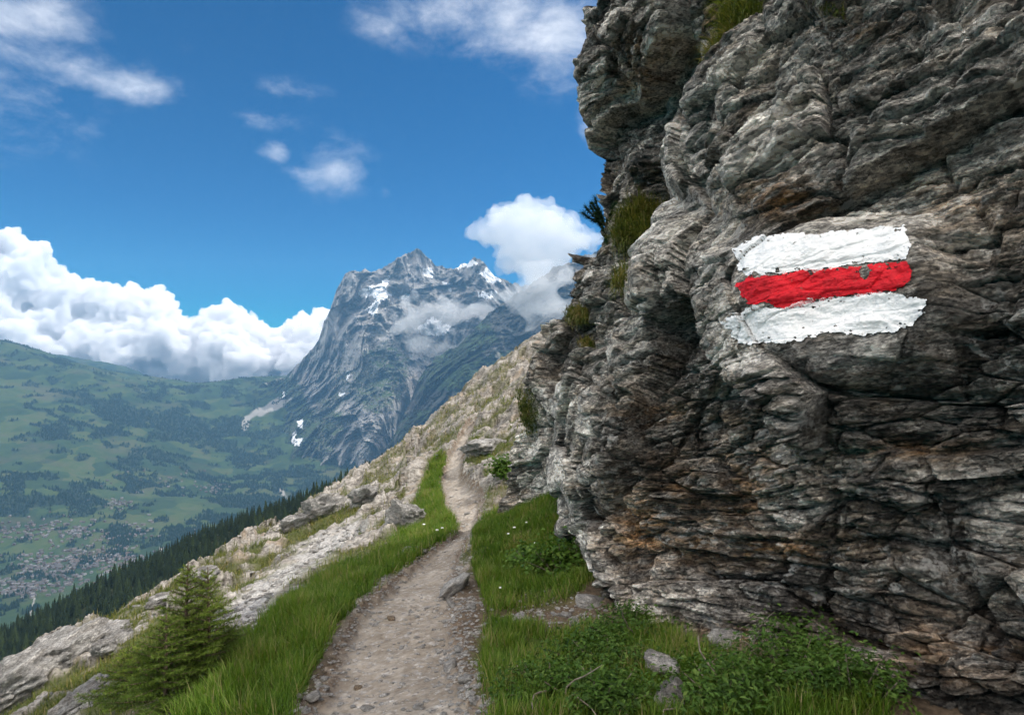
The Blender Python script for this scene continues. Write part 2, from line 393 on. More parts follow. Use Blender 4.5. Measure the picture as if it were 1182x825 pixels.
def leaf_material(name, stops, trans=.35, attr='tint', rough=.6):
    m, N, out = mat(name); col = N.ramp(N.attr(attr), stops)
    b = N.new('ShaderNodeBsdfPrincipled', i_Base_Color=col, i_Roughness=rough); b.inputs['Specular IOR Level'].default_value = .25
    t = N.new('ShaderNodeBsdfTranslucent', i_Color=N.mix(1.0, col, (1.15, 1.2, .55), 'MULTIPLY'))
    mx = N.new('ShaderNodeMixShader'); mx.inputs[0].default_value = trans; N.l.new(b.outputs[0], mx.inputs[1]); N.l.new(t.outputs[0], mx.inputs[2])
    N.l.new(mx.outputs[0], out.inputs[0]); return m
M['grass'] = leaf_material('grass', [(0, (.040, .088, .008)), (.5, (.095, .180, .016)), (.80, (.18, .245, .034)), (1, (.32, .27, .13))], .4)
M['dry_grass'] = leaf_material('ledge_grass', [(0, (.04, .068, .012)), (.4, (.10, .13, .022)), (.75, (.20, .18, .05)), (1, (.30, .23, .11))], .35)
M['herb'] = leaf_material('herb_leaves', [(0, (.035, .085, .012)), (.6, (.085, .165, .022)), (1, (.15, .23, .04))], .35)
M['shrub'] = leaf_material('shrub_leaves', [(0, (.028, .065, .010)), (.6, (.065, .135, .018)), (1, (.13, .20, .04))], .3)
M['needle'] = leaf_material('spruce_needles', [(0, (.026, .052, .008)), (.6, (.082, .135, .017)), (1, (.19, .235, .035))], .25)
M['dark_needle'] = leaf_material('pine_needles', [(0, (.008, .03, .012)), (1, (.03, .075, .03))], .2)
def plain(name, c, rough=.8, c2=None, sc=20):
    m, N, out = mat(name)
    if c2 is not None:
        c = N.mix(N.smooth(N.noise(N.new('ShaderNodeTexCoord').outputs['Object'], sc, 6, .6), .4, .6), c, c2)
    surf(N, out, c, rough); return m
M['bark'] = plain('bark', (.085, .055, .038), .9, (.15, .11, .08), 40)
M['twig'] = plain('dry_twig', (.16, .13, .10), .9, (.26, .22, .18), 60)
M['petal_white'] = plain('white_petals', (.78, .78, .74)); M['petal_yellow'] = plain('yellow_petals', (.65, .36, .02))

# ------------------------------------------------------------------ near ground: a slope crossed by the trail
GP = [(440, 825, 3.3), (447, 770, 4.2), (470, 700, 5.6), (500, 650, 7.5), (525, 620, 9), (540, 600, 10.5), (533, 575, 12.5), (526, 545, 16),
      (530, 520, 19), (540, 495, 23), (565, 475, 27), (590, 440, 32), (600, 408, 36),
      (0, 778, 12), (60, 745, 12.5), (130, 718, 14), (190, 690, 16), (250, 655, 20), (300, 628, 23), (350, 600, 26), (400, 565, 29), (440, 538, 32), (480, 505, 35), (520, 470, 38), (560, 438, 41), (600, 405, 44), (640, 385, 46),
      (300, 725, 5.5), (200, 790, 5.2), (100, 815, 6.2), (260, 705, 9), (320, 660, 12.5), (400, 610, 14), (425, 640, 9.5), (60, 775, 10), (470, 590, 14), (450, 560, 22), (500, 515, 25), (0, 825, 9),
      (560, 825, 3.0), (560, 740, 4.5), (600, 700, 5.2), (680, 695, 5.0), (650, 640, 6.5), (640, 572, 8.5), (572, 605, 9.5), (750, 722, 4.4), (850, 772, 3.5), (950, 802, 3.0), (700, 825, 2.9), (600, 580, 11), (585, 540, 14), (600, 490, 18), (640, 470, 20)]
gx = [list(at(*p)) for p in GP]
gx += [[-14, 20, -13], [-13, 12, -11], [-13, 30, -12], [-10, 38, -10], [-6, 44, -6], [-2, 50, -2.5], [3, 54, 1.5], [-12, 4, -8], [-5, 1, -3.6], [-9, -4, -6.5], [-.5, 1.0, -1.5], [0.5, -3, -1.3], [1.4, 1.2, -1.25], [2.5, 2.0, -1.1], [3, -3, -.9],
       [2.5, 5, -1.2], [4, 9, .3], [5, 16, 1.4], [6, 26, 3], [8, 40, 4], [10, 3, .5], [10, 12, 2.5], [-20, 10, -20], [-20, 30, -20], [-12, 48, -15]]
gx = np.array(gx); _gz0 = tps(gx[:, :2], gx[:, 2], .0015)
PATHC = [(440, 850, 3.0, .45), (445, 825, 3.3, .44), (453, 770, 4.2, .43), (470, 700, 5.6, .43), (500, 652, 7.4, .30), (526, 628, 8.7, .20), (543, 606, 10.2, .17), (536, 580, 12.2, .36), (521, 552, 15.5, .27), (527, 530, 18, .25), (533, 505, 21.5, .24), (550, 485, 25, .25)]
pw = np.array([list(at(a, b, c)[:2]) for a, b, c, d in PATHC]); ph = np.array([p[3] for p in PATHC])
pw = np.vstack([[pw[0, 0] - .05, -3], pw]); ph = np.append(ph[0], ph)
def path_sd(X, Y):
    """half-width minus distance from the trail's centre line (positive on the trail)"""
    best = np.full(np.shape(X), -1e9)
    for i in range(len(pw) - 1):
        d = pw[i + 1] - pw[i]; t = np.clip(((X - pw[i, 0]) * d[0] + (Y - pw[i, 1]) * d[1]) / (d @ d), 0, 1)
        r = np.hypot(X - pw[i, 0] - t * d[0], Y - pw[i, 1] - t * d[1])
        best = np.maximum(best, ph[i] * (1 - t) + ph[i + 1] * t - r)
    return best
POLY = {
 'grass_left': [(195, 840), (345, 840), (352, 790), (388, 722), (440, 668), (500, 636), (534, 614), (520, 590), (510, 560), (508, 540), (494, 545), (484, 575), (470, 603), (445, 640), (395, 655), (340, 690), (290, 735), (235, 790)],
 'grass_up': [(511, 550), (516, 532), (506, 528), (492, 546)],
 'grass_right': [(546, 612), (560, 596), (600, 583), (664, 558), (684, 600), (696, 655), (660, 690), (610, 702), (562, 705), (546, 650)],
 'grass_low': [(562, 716), (600, 722), (640, 735), (690, 724), (740, 722), (800, 750), (870, 757), (970, 745), (1030, 840), (550, 840)],
 'scree': [(245, 730), (280, 690), (325, 652), (372, 622), (412, 603), (420, 618), (385, 645), (335, 680), (295, 725)],
 'loose_green': [(60, 840), (110, 770), (170, 715), (240, 690), (270, 700), (250, 740), (235, 800), (190, 840)],
}
def gz(X, Y, full=False):
    """ground height and surface weights"""
    X = np.asarray(X, float); Y = np.asarray(Y, float); sh = X.shape; X = X.ravel(); Y = Y.ravel()
    z0 = _gz0(np.stack([X, Y], -1)); P = np.stack([X, Y, z0], -1); px, py = proj(P)
    far = sstep(Y, 3, 14)
    wob = fbm(P * (1.3, 1.3, 0) + 3, 3, 41) * 16 * (4 / np.maximum(Y, 1.5)) ** .5 + fbm(P * (5, 5, 0), 2, 45) * 7 * (4 / np.maximum(Y, 1.5)) ** .6
    sd = {k: sdpoly(px, py, v) + wob for k, v in POLY.items()}
    pth = path_sd(X, Y) + fbm(P * (3.2, 3.2, 0), 3, 51) * .07 + fbm(P * (14, 14, 0), 2, 55) * .03
    grass = np.maximum.reduce([sstep(sd[k], -7, 7) for k in ('grass_left', 'grass_up', 'grass_right', 'grass_low')])
    scree = sstep(sd['scree'], -8, 8)
    left = sstep(-X - .35 * np.maximum(0, 7 - Y), -.4, .8) * sstep(Y, 4, 6)
    right_up = sstep(Y, 10.5, 13)
    rockz = np.maximum(left, right_up) * (1 - grass)
    gn = fbm(P * (.55, .55, 0) + 9, 4, 61) + .5 * fbm(P * (2.3, 2.3, 0), 3, 65)
    greenp = np.maximum(sstep(gn, -.14, .22) * .9 * (1 - .5 * sstep(Y, 15, 28)), sstep(sd['loose_green'] + gn * 22, -8, 10)) * rockz * (1 - scree * .9)
    greenp *= 1 - sstep(pth, -.05, .05)
    rock = rockz * (1 - .6 * greenp)
    # displacement
    u = np.array([.55, .75, .35]); q = P @ np.array([[.92, .3, .25], [-.35, .9, .2], [-.12, -.25, .95]])
    qq = q * (.42, .26, .6) + .25 * np.stack([fbm(P * 1.1, 2, 71), fbm(P * 1.1, 2, 73), fbm(P * 1.1, 2, 75)], -1)
    F1, E, ID, V, O = cells(qq, 5)
    blk = (ID - .5) * .24 + (V * O).sum(1) * .24
    F1b, Eb, IDb, Vb, Ob = cells(qq * 2.9 + 7, 6)
    blk2 = (IDb - .5) * .09 + (Vb * Ob).sum(1) * .10
    rd = ridged(q * (.5, .25, .9), 4, 81) * .12
    amp = sstep(Y, 4, 12) * (1 - scree * .8)
    dz = rock * amp * ((blk + rd) * (1 + .8 * sstep(Y, 13, 26)) + blk2 + fbm(P * 5, 3, 91) * .06 - .06 * np.exp(-(E / .06) ** 2))
    dz = dz + scree * (fbm(P * 4, 4, 95) * .05) + fbm(P * (1.4, 1.4, 0), 3, 97) * .05 * (1 - .5 * rock) + fbm(P * (9, 9, 0), 3, 99) * .012
    on = sstep(pth, -.06, .14); z = z0 + dz * (1 - .93 * on) + on * (fbm(P * (5, 5, 0), 4, 103) * .016 - .05) + sstep(pth, -.5, -.05) * (1 - on) * .03
    z = z.reshape(sh)
    if not full: return z
    r = lambda a: np.asarray(a).reshape(sh)
    return z, dict(rock=r(np.clip(rock, 0, 1)), green=r(np.clip(np.maximum(greenp, grass * .75), 0, 1)), scree=r(np.clip(scree * rockz, 0, 1)), grass=r(grass), loose=r(greenp), path=r(pth))
def build_ground():
    us = np.linspace(-190, 1400, 1060); Ys = np.concatenate([np.linspace(-4, .9, 10), np.exp(np.linspace(math.log(1.0), math.log(70), 640))])
    ax = (us - 591) / FPX; U, Yg = np.meshgrid(ax, Ys); X = U * np.maximum(Yg, 0) + U * 6 * np.exp(-np.maximum(Yg, 0) / 1.2)
    z, A = gz(X, Yg, True); P = np.stack([X, Yg, z], -1); h, w = X.shape
    pf = A['path']; pq = (pf[:-1, :-1] + pf[1:, 1:]) / 2
    onp = (pq > 0) & (Yg[:-1, :-1] < 25.5)
    at_ = dict(rock=A['rock'], green=A['green'], scree=A['scree'], edge=1 - sstep(pf, .02, .17))
    V = P.reshape(-1, 3); flip = lambda F: F[:, ::-1]
    for nm, mk, m, lab in (('ground', ~onp, M['ground'], 'rocky grassy mountainside falling away left of the trail'), ('path', onp, M['path'], 'narrow pale gravel hiking trail climbing along the slope')):
        v, f, a = compact(V, grid_faces(h, w, mk), at_)
        obj(nm, mesh_np(nm, v, f, [m], a), kind='structure', label=lab, cat='trail' if nm == 'path' else 'ground')
    return P, A
GROUND_P, GROUND_A = build_ground()
_gpx, _gpy = proj(GROUND_P)
def gpoint(px, py, up=0.0):
    """where the sight line of a photo pixel first meets the ground"""
    Ys = np.exp(np.linspace(math.log(1.5), math.log(60), 500)); x, zz = pxdir(px, py); z = gz(x * Ys, Ys)
    k = int(np.argmax(z > zz * Ys)); Y = Ys[k]
    return np.array([x * Y, Y, z[k] + up])
_horpy = {}
def skyline_py(px):
    """upper edge of the near ground in the picture, per column"""
    k = int(np.clip(np.round((px + 190) / 1590 * 1059), 0, 1059)); 
    if k not in _horpy: _horpy[k] = float(_gpy[12:, k].min())
    return _horpy[k]

# ------------------------------------------------------------------ the cliff with the painted trail mark
SIL = [(-900, 760), (-300, 705), (-100, 692), (0, 687), (50, 679), (95, 676), (130, 689), (180, 697), (215, 689), (262, 688), (276, 680), (292, 660), (320, 650), (345, 645), (372, 636), (420, 624), (490, 608), (530, 584), (590, 580), (640, 590), (760, 620), (960, 660)]
RD = [(690, -100, 9), (687, 0, 9), (677, 95, 9), (690, 130, 9.1), (697, 180, 9.2), (688, 215, 9), (683, 260, 8.6), (648, 295, 8.8), (625, 370, 9.2), (612, 420, 9.4), (600, 490, 9.6), (583, 530, 9.8), (580, 590, 10), (590, 700, 10),
      (722, 50, 8.0), (722, 180, 8.1), (740, 120, 8.7), (700, 300, 7.7), (680, 400, 7.7), (640, 500, 8.4), (645, 570, 8.3), (720, 250, 7.9), (655, 640, 7.6),
      (765, 60, 7.6), (762, 110, 8.2), (785, 240, 7.5), (775, 285, 6.8), (790, 160, 7.0), (745, 350, 6.4), (715, 340, 7.0),
      (800, 10, 6.4), (820, 60, 5.9), (862, 80, 5.0), (850, 130, 4.9), (830, 200, 5.1), (800, 290, 5.0), (768, 330, 5.4), (772, 400, 4.9), (705, 450, 5.8), (682, 480, 6.0), (668, 520, 6.2), (664, 560, 6.1), (688, 640, 5.3), (700, 695, 4.85), (760, 715, 4.35), (830, 722, 3.95), (740, 650, 4.75),
      (850, 300, 3.85), (850, 380, 3.8), (950, 290, 3.4), (950, 370, 3.35), (1050, 300, 3.05), (1050, 370, 3.0), (1182, 300, 2.68), (1182, 100, 3.05), (1182, 0, 3.3), (1000, 100, 3.8), (1000, 0, 4.2), (900, 0, 5.1), (900, 130, 4.5), (1182, -100, 3.6), (900, -120, 5.6), (900, 240, 3.85), (1040, 200, 3.4),
      (900, 450, 3.4), (780, 520, 4.7), (850, 500, 4.15), (760, 480, 4.8), (860, 540, 4.05), (880, 600, 3.85), (960, 600, 3.45), (960, 480, 3.2), (1100, 500, 2.82), (1182, 500, 2.62), (1182, 620, 2.75), (1050, 620, 3.1), (800, 640, 4.3), (900, 690, 3.6), (960, 715, 3.2), (1000, 705, 3.0), (1000, 790, 2.85), (1090, 750, 2.62), (1182, 760, 2.42), (1182, 850, 2.42), (1020, 850, 2.8), (900, 780, 3.55), (750, 770, 4.6), (1182, 690, 2.62), (1350, 300, 2.3), (1350, 700, 2.2), (1350, -100, 3.1), (760, 900, 4.5), (1000, 920, 2.9), (680, 850, 5.4),
      (750, -400, 9.2), (950, -400, 7.0), (1182, -400, 5.2), (1350, -400, 4.4), (800, -900, 10.5), (1350, -900, 7)]
_rd = tps([(a, b) for a, b, c in RD], np.log([c for a, b, c in RD]), .0006)
TT = np.array([.34, -.94, 0]); BN = np.array([0, 0, 1.]) - .17 * TT; BN /= np.linalg.norm(BN)
TU = TT - BN * (TT @ BN); TU /= np.linalg.norm(TU); TV = np.cross(BN, TU)
def beds(q, f, g, seed):
    """stepped beds broken into blocks: a random depth per block and the distance to the bedding joint"""
    bl = q[:, 2] * f + .55 * perlin(np.stack([q[:, 0] * .15, q[:, 1] * .15, q[:, 2] * f * .55], -1), seed); L = np.floor(bl); fr = bl - L; Li = L.astype(np.int64)
    u = (_h(Li, Li * 0, Li * 0, seed) & np.uint32(1023)) / 1023.0; wd = g * (.5 + 1.1 * u)
    a = np.floor(q[:, 0] * wd + u * 37).astype(np.int64); c = np.floor(q[:, 1] * wd + u * 53).astype(np.int64)
    h = (_h(Li, a, c, seed + 1) & np.uint32(4095)) / 4095.0; h2 = (_h(Li, Li * 0 + 3, c * 0, seed + 2) & np.uint32(4095)) / 4095.0
    return .6 * h + .4 * h2, np.minimum(fr, 1 - fr), fr
def chisel(V, O):
    """a facetted block top: the lowest of three slanted planes"""
    W = V[:, [1, 2, 0]] * (1, -1, 1); U = -V[:, [2, 0, 1]]
    return np.minimum(np.minimum((V * O).sum(1), (W * O).sum(1)), (U * O).sum(1) + .05) * 1.15 + .12
def rock_disp(P, calm, gs=.01):
    """block, bed and crack relief in metres"""
    b = P @ BN; s = P @ TU; t = P @ TV; K = lambda w: 1 - sstep(np.asarray(gs) / w, .05, .24)      # no detail finer than the mesh carries
    q = np.stack([s, t, b], -1); wp = np.stack([fbm(P * .9, 3, 201), fbm(P * .9, 3, 205), fbm(P * .9 + 5, 3, 209)], -1)
    q = q + wp * (.10, .10, .05)
    F1, E, ID, V, O = cells(q * (1.05, 1.05, 2.1) + 3.3, 21)
    d = (ID - .5) * .20 + (V * O).sum(1) * .15 - .07 * np.exp(-(E / .05) ** 2)
    F1b, Eb, IDb, Vb, Ob = cells(q * (2.6, 2.6, 6.8) + 1.7, 22)
    d2 = (IDb - .5) * .085 + (Vb * Ob).sum(1) * .07 + .03 - .05 * np.exp(-(Eb / .06) ** 2)
    F1c, Ec, IDc, Vc, Oc = cells(q * (6.5, 6.5, 21) + .7, 23)
    msk = sstep(perlin(P * .8, 231), -.25, .25)
    d3 = K(.2) * ((IDc - .5) * .024 + chisel(Vc, Oc * (1, 1, .6)) * .028) * (.45 + .75 * msk)
    F0, E0, ID0, V0, O0 = cells(q * (.42, .42, .62) + 8.1, 20)
    d = d * .8 - .02 + (ID0 - .5) * .54 + (V0 * O0).sum(1) * .16 - .05 * np.exp(-(E0 / .03) ** 2)
    q2 = q + np.stack([fbm(P * 5, 3, 215), fbm(P * 5, 3, 217), fbm(P * 5, 3, 219)], -1) * (.05, .05, .018)
    v1, e1, f1 = beds(q2, 6.5, 1.7, 270); v2, e2, f2 = beds(q2, 19, 3.6, 274); v3, e3, f3 = beds(q2, 46, 7, 278)
    thin = np.clip(sstep(fbm(P * .6, 3, 281) - .45 * P[:, 2] - .15, -.35, .35), .36, 1)
    c0 = at(1085, 765, 2.6); thin = thin * (1 - .75 * np.exp(-((P - c0) ** 2).sum(1) / .40 ** 2))
    d2 = d2 * (1.25 - .6 * thin)
    d3 = d3 * .6 + thin * (((v1 - .5) * .10 - .045 * np.exp(-(e1 / .06) ** 2) - .03 * f1) * K(.2) + ((v2 - .5) * .075 - .022 * np.exp(-(e2 / .10) ** 2)) * K(.17) + (v3 - .5) * .034 * K(.10) * (.4 + .9 * msk)) 
    big = fbm(P * .55, 3, 241) * .16 + fbm(P * 1.7, 4, 245) * .045
    lam = perlin(q * (1.3, 1.3, 14), 251) * .014 + perlin(q * (3.2, 3.2, 36), 253) * .007
    fine = fbm(P * 9, 5, 261, .6) * .022 + ridged(q * (3, 3, 9), 3, 267) * .018
    return big * (1 - .6 * calm) + d * (1 - .90 * calm) * K(1.0) + d2 * (1 - .86 * calm) * K(.38) + d3 * (1 - .84 * calm) * K(.22) + (lam * K(.3) + 1.25 * fine * K(.2)) * (1 - .62 * calm), ID * .45 + IDb * .3 + ID0 * .25
MARK_C = [(836, 256), (880, 258), (1045, 250), (1085, 345), (1060, 400), (960, 410), (840, 405), (820, 380)]
def rock_macro(px, py):
    return at(px, py, np.exp(_rd(np.stack([px, py], -1))))
def rock_point(px, py):
    px = np.asarray(px, float); py = np.asarray(py, float); e = 26.0
    P = rock_macro(px, py)
    n = np.cross(rock_macro(px + e, py) - rock_macro(px - e, py), rock_macro(px, py + e) - rock_macro(px, py - e))
    n /= np.linalg.norm(n, axis=-1, keepdims=True) + 1e-12; n[(n * P).sum(-1) > 0] *= -1
    n = n * .55 + np.array([-.62, -.74, .12]) * .75; n /= np.linalg.norm(n, axis=-1, keepdims=True)
    calm = sstep(sdpoly(px, py, MARK_C), -45, 12)
    gs = np.maximum(np.linalg.norm(rock_macro(px + .5, py) - rock_macro(px - .5, py), axis=-1), .8 * np.linalg.norm(rock_macro(px, py + .5) - rock_macro(px, py - .5), axis=-1))
    d, blk = rock_disp(P.reshape(-1, 3), calm.ravel(), gs.ravel())
    return P + n * d.reshape(px.shape)[..., None], n, blk.reshape(px.shape)
def build_cliff():
    pys = np.concatenate([np.linspace(-75, -70, 4)[:-1], np.arange(-70, 860, 1.05), np.linspace(860, 960, 20)])
    s = np.concatenate([np.linspace(0, 1, 640), 1 + np.linspace(0, .3, 50)[1:]])
    xl = np.interp(pys, [a for a, b in SIL], [b for a, b in SIL])
    # denser columns on the left, where the wall is farther away
    PX = xl[:, None] + (1190 - xl[:, None]) * (s[None] ** .93); PY = np.broadcast_to(pys[:, None], PX.shape)
    P, n, blk = rock_point(PX, PY); h, w = PX.shape
    # the wall turns away behind its left edge ...
    K = 40; k = np.arange(K, 0, -1) / K; edge = rock_macro(PX[:, :1], PY[:, :1])
    g = np.stack([7.0 * k ** 1.4, 1.5 * k ** .6, 0 * k], -1)[None]
    B = edge + g * (1, 1, 1); nb = np.broadcast_to(np.array([-.8, .5, 0.05]), B.shape)
    db, bb = rock_disp(B.reshape(-1, 3), np.zeros(B.shape[:2]).ravel()); db = db.reshape(B.shape[:2])
    blend = np.clip(k * 6, 0, 1)[None, :, None]
    nb = nb * blend + n[:, :1] * (1 - blend)
    B = B + nb * db[..., None]
    # ... and runs on past the camera on the right
    J = 30; j = np.arange(1, J + 1) / J; rt = P[:, -1:]; g2 = np.stack([.15 + 1.5 * j, -6.5 * j, 0 * j], -1)[None]
    C = rt + g2; dc, bc = rock_disp(C.reshape(-1, 3), np.zeros(C.shape[:2]).ravel()); C = C + np.array([-.9, -.2, 0]) * dc.reshape(C.shape[:2])[..., None]
    A = np.concatenate([B, P, C], 1); blk = np.concatenate([bb.reshape(B.shape[:2]), blk, bc.reshape(C.shape[:2])], 1)
    # crest: lay the top back over the hill
    top = A[:1] + np.array([5.0, .5, .8]); top2 = A[:1] + np.array([14.0, 1.0, -6])
    A = np.concatenate([top2, top, A], 0); blk = np.concatenate([blk[:1], blk[:1], blk], 0)
    apx, apy = proj(A)
    def spots(L):
        o = np.zeros(apx.shape)
        for x, y, rx, ry, v in L: o = np.maximum(o, v * np.exp(-((apx - x) / rx) ** 2 - ((apy - y) / ry) ** 2))
        return o
    lich = spots([(825, 195, 16, 48, 1), (812, 235, 16, 18, .9), (728, 420, 16, 20, .8), (945, 45, 45, 22, .8), (1045, 240, 10, 8, .9), (1072, 198, 8, 6, .9), (1030, 212, 9, 6, .9), (1130, 20, 40, 30, .5), (790, 350, 30, 34, .55), (700, 490, 40, 12, .5), (1090, 245, 30, 10, .6), (1120, 640, 60, 30, .45), (820, 320, 26, 30, .6)])
    ochre = spots([(905, 228, 55, 24, 1), (830, 30, 20, 30, .4), (735, 85, 24, 34, .5), (745, 610, 40, 40, .8), (790, 560, 40, 40, .5), (860, 560, 40, 50, .7), (800, 620, 60, 30, .6), (1060, 520, 60, 14, .6), (880, 635, 60, 14, .9), (1080, 760, 60, 40, .5), (1110, 770, 60, 30, .5), (760, 480, 40, 12, .4), (990, 30, 40, 20, .4), (1090, 230, 60, 30, .45), (860, 735, 60, 14, .7)])
    H, W = A.shape[:2]; root = empty('rock_cliff', tuple(at(900, 760, 3.7)), 'tall grey layered overhanging rock cliff bearing the red and white painted trail mark', 'cliff')
    off = np.array(root.location)
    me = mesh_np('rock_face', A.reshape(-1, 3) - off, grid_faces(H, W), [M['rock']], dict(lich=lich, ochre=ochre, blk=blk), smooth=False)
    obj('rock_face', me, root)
    z = lambda L: [(778.5 + a / 2.955, 229 + b / 2.955) for a, b in L]
    bands = [('white_stripe', M['white_paint'], 'upper white painted stripe', z([(196, 170), (240, 135), (290, 118), (400, 115), (500, 117), (600, 103), (700, 92), (775, 84), (798, 150), (782, 198), (690, 208), (600, 218), (480, 240), (420, 235), (300, 255), (235, 247), (198, 225)]), []),
             ('red_stripe', M['red_paint'], 'red painted middle stripe', z([(190, 285), (250, 262), (330, 257), (430, 240), (520, 242), (620, 228), (700, 218), (790, 212), (804, 262), (775, 303), (640, 325), (540, 328), (480, 345), (372, 370), (300, 352), (230, 357)]), [(997, 313, 5.5, 8)]),
             ('white_stripe', M['white_paint'], 'lower white painted stripe', z([(150, 425), (200, 388), (260, 367), (360, 378), (420, 352), (520, 338), (600, 332), (730, 318), (760, 330), (862, 345), (835, 400), (775, 440), (690, 460), (590, 465), (545, 450), (400, 485), (310, 492), (210, 490), (190, 450)]), [])]
    for nm, m, lab, poly, holes in bands:
        x0, x1 = min(p[0] for p in poly) - 4, max(p[0] for p in poly) + 4; y0, y1 = min(p[1] for p in poly) - 4, max(p[1] for p in poly) + 4
        gx_, gy_ = np.meshgrid(np.arange(x0, x1, .5), np.arange(y0, y1, .5))
        Q, nn, _ = rock_point(gx_, gy_); Q = Q + nn * .010
        q3 = np.stack([gx_, gy_, gx_ * 0], -1)
        sd = sdpoly(gx_, gy_, poly) + fbm(q3 * .11, 4, 301) * 3.0 + fbm(q3 * (.05, .35, 1), 3, 311) * 1.5
        chips = fbm(q3 * (.10, .20, 1) + 40, 4, 321)
        keep = (sd > -1.3) & (chips < .50 + .035 * sd)
        for hx, hy, rx, ry in holes: keep &= ((gx_ - hx) / rx) ** 2 + ((gy_ - hy) / ry) ** 2 > 1 + .4 * chips
        fm = keep[:-1, :-1] & keep[1:, 1:] & keep[:-1, 1:] & keep[1:, :-1]
        v, f, _ = compact(Q.reshape(-1, 3) - off, grid_faces(*gx_.shape, fm))
        obj(nm, mesh_np(nm, v, f, [m]), root, label=lab)
build_cliff()


# ------------------------------------------------------------------ valley, pass and mountains
def terrain_material():
    m, N, out = mat('valley_meadow'); g = N.new('ShaderNodeNewGeometry').outputs['Position']
    vo = N.new('ShaderNodeTexVoronoi'); N.put(vo.inputs['Vector'], N.vmath('ADD', N.mapping(g, (1, .6, .4)), N.vmath('SCALE', N.new('ShaderNodeTexNoise', i_Vector=g, i_Scale=.004, i_Detail=3.0).outputs['Color'], 160))); vo.inputs['Scale'].default_value = .0062
    fld = N.new('ShaderNodeSeparateColor', i_0=vo.outputs['Color']).outputs[0]
    a = N.noise(g, .0022, 8, .62); b = N.noise(g, .012, 6, .65)
    col = N.ramp(N.math('ADD', N.math('MULTIPLY', fld, .45), N.math('MULTIPLY', b, .55)), [(.25, (.012, .028, .010)), (.5, (.025, .048, .014)), (.66, (.044, .066, .018)), (.8, (.064, .068, .030))])
    col = N.mix(N.math('MULTIPLY', N.smooth(a, .5, .66), .55), col, (.068, .060, .036))
    col = N.mix(N.attr('forest'), col, (.010, .020, .011)); col = N.mix(N.attr('scree'), col, (.24, .23, .21))
    surf(N, out, col, .95); return m
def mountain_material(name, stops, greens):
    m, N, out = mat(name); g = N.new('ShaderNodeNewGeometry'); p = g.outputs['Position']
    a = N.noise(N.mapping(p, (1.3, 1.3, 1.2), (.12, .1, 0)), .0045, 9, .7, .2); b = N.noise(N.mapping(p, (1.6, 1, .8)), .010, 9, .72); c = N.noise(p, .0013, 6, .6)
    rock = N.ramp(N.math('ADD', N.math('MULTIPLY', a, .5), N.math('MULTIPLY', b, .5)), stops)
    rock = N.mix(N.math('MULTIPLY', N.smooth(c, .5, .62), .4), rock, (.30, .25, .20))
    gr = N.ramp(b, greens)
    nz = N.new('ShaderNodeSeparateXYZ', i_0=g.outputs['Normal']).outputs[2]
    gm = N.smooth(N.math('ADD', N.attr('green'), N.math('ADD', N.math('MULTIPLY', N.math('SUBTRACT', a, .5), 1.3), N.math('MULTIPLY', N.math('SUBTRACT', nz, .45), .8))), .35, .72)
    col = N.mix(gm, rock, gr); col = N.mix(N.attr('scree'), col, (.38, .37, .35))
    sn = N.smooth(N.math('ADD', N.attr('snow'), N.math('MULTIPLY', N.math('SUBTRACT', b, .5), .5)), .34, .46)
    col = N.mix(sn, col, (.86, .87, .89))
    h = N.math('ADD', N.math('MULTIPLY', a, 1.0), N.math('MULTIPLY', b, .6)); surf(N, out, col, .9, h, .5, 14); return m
M['terrain'] = terrain_material(); M['mountain'] = mountain_material('mountain_rock', [(.38, (.135, .135, .14)), (.5, (.235, .225, .215)), (.62, (.35, .335, .315))], [(.35, (.022, .042, .015)), (.65, (.055, .082, .026))])
M['mountain_shaded'] = mountain_material('mountain_flank_shaded', [(.38, (.022, .024, .026)), (.52, (.055, .056, .054)), (.68, (.17, .165, .155))], [(.35, (.014, .032, .014)), (.65, (.042, .072, .022))])  # darker copy of the mountain rock: the flank's shade is put into the colour
VP = [(-190, 720, 2.8), (0, 725, 2.75), (80, 652, 3.7), (150, 705, 2.9), (200, 622, 4.2), (0, 640, 3.9), (-190, 620, 4.1), (0, 560, 4.7), (-190, 520, 5.2), (0, 480, 6), (0, 440, 7), (-190, 430, 7.2), (-190, 372, 8.4), (0, 396, 8.2), (45, 408, 8.5), (100, 500, 6.1), (100, 426, 8.9), (170, 437, 9.3), (230, 442, 9.6), (275, 441, 9.9), (330, 436, 10.2), (400, 440, 10.6), (250, 500, 7.6), (250, 560, 6.0), (300, 600, 4.9), (200, 560, 5.6), (330, 560, 6.2), (350, 520, 7.3), (340, 470, 8.6), (430, 545, 6.9), (430, 620, 4.6), (520, 560, 6.6), (560, 640, 4.4), (200, 480, 7.6), (150, 560, 5.4), (700, 560, 6.6), (300, 720, 2.9), (600, 720, 3.0)]
vx = np.array([list(at(a, b, c * 1000)) for a, b, c in VP] + [[-8600, 10300, 0], [-5500, 11300, -500], [-3000, 11600, -500], [-11500, 11000, 0], [-1500, 2000, -900], [0, 2000, -850], [-2500, 1900, -1010], [3000, 11500, -200]])
_vz = tps(vx[:, :2] / 1000, vx[:, 2], .002)
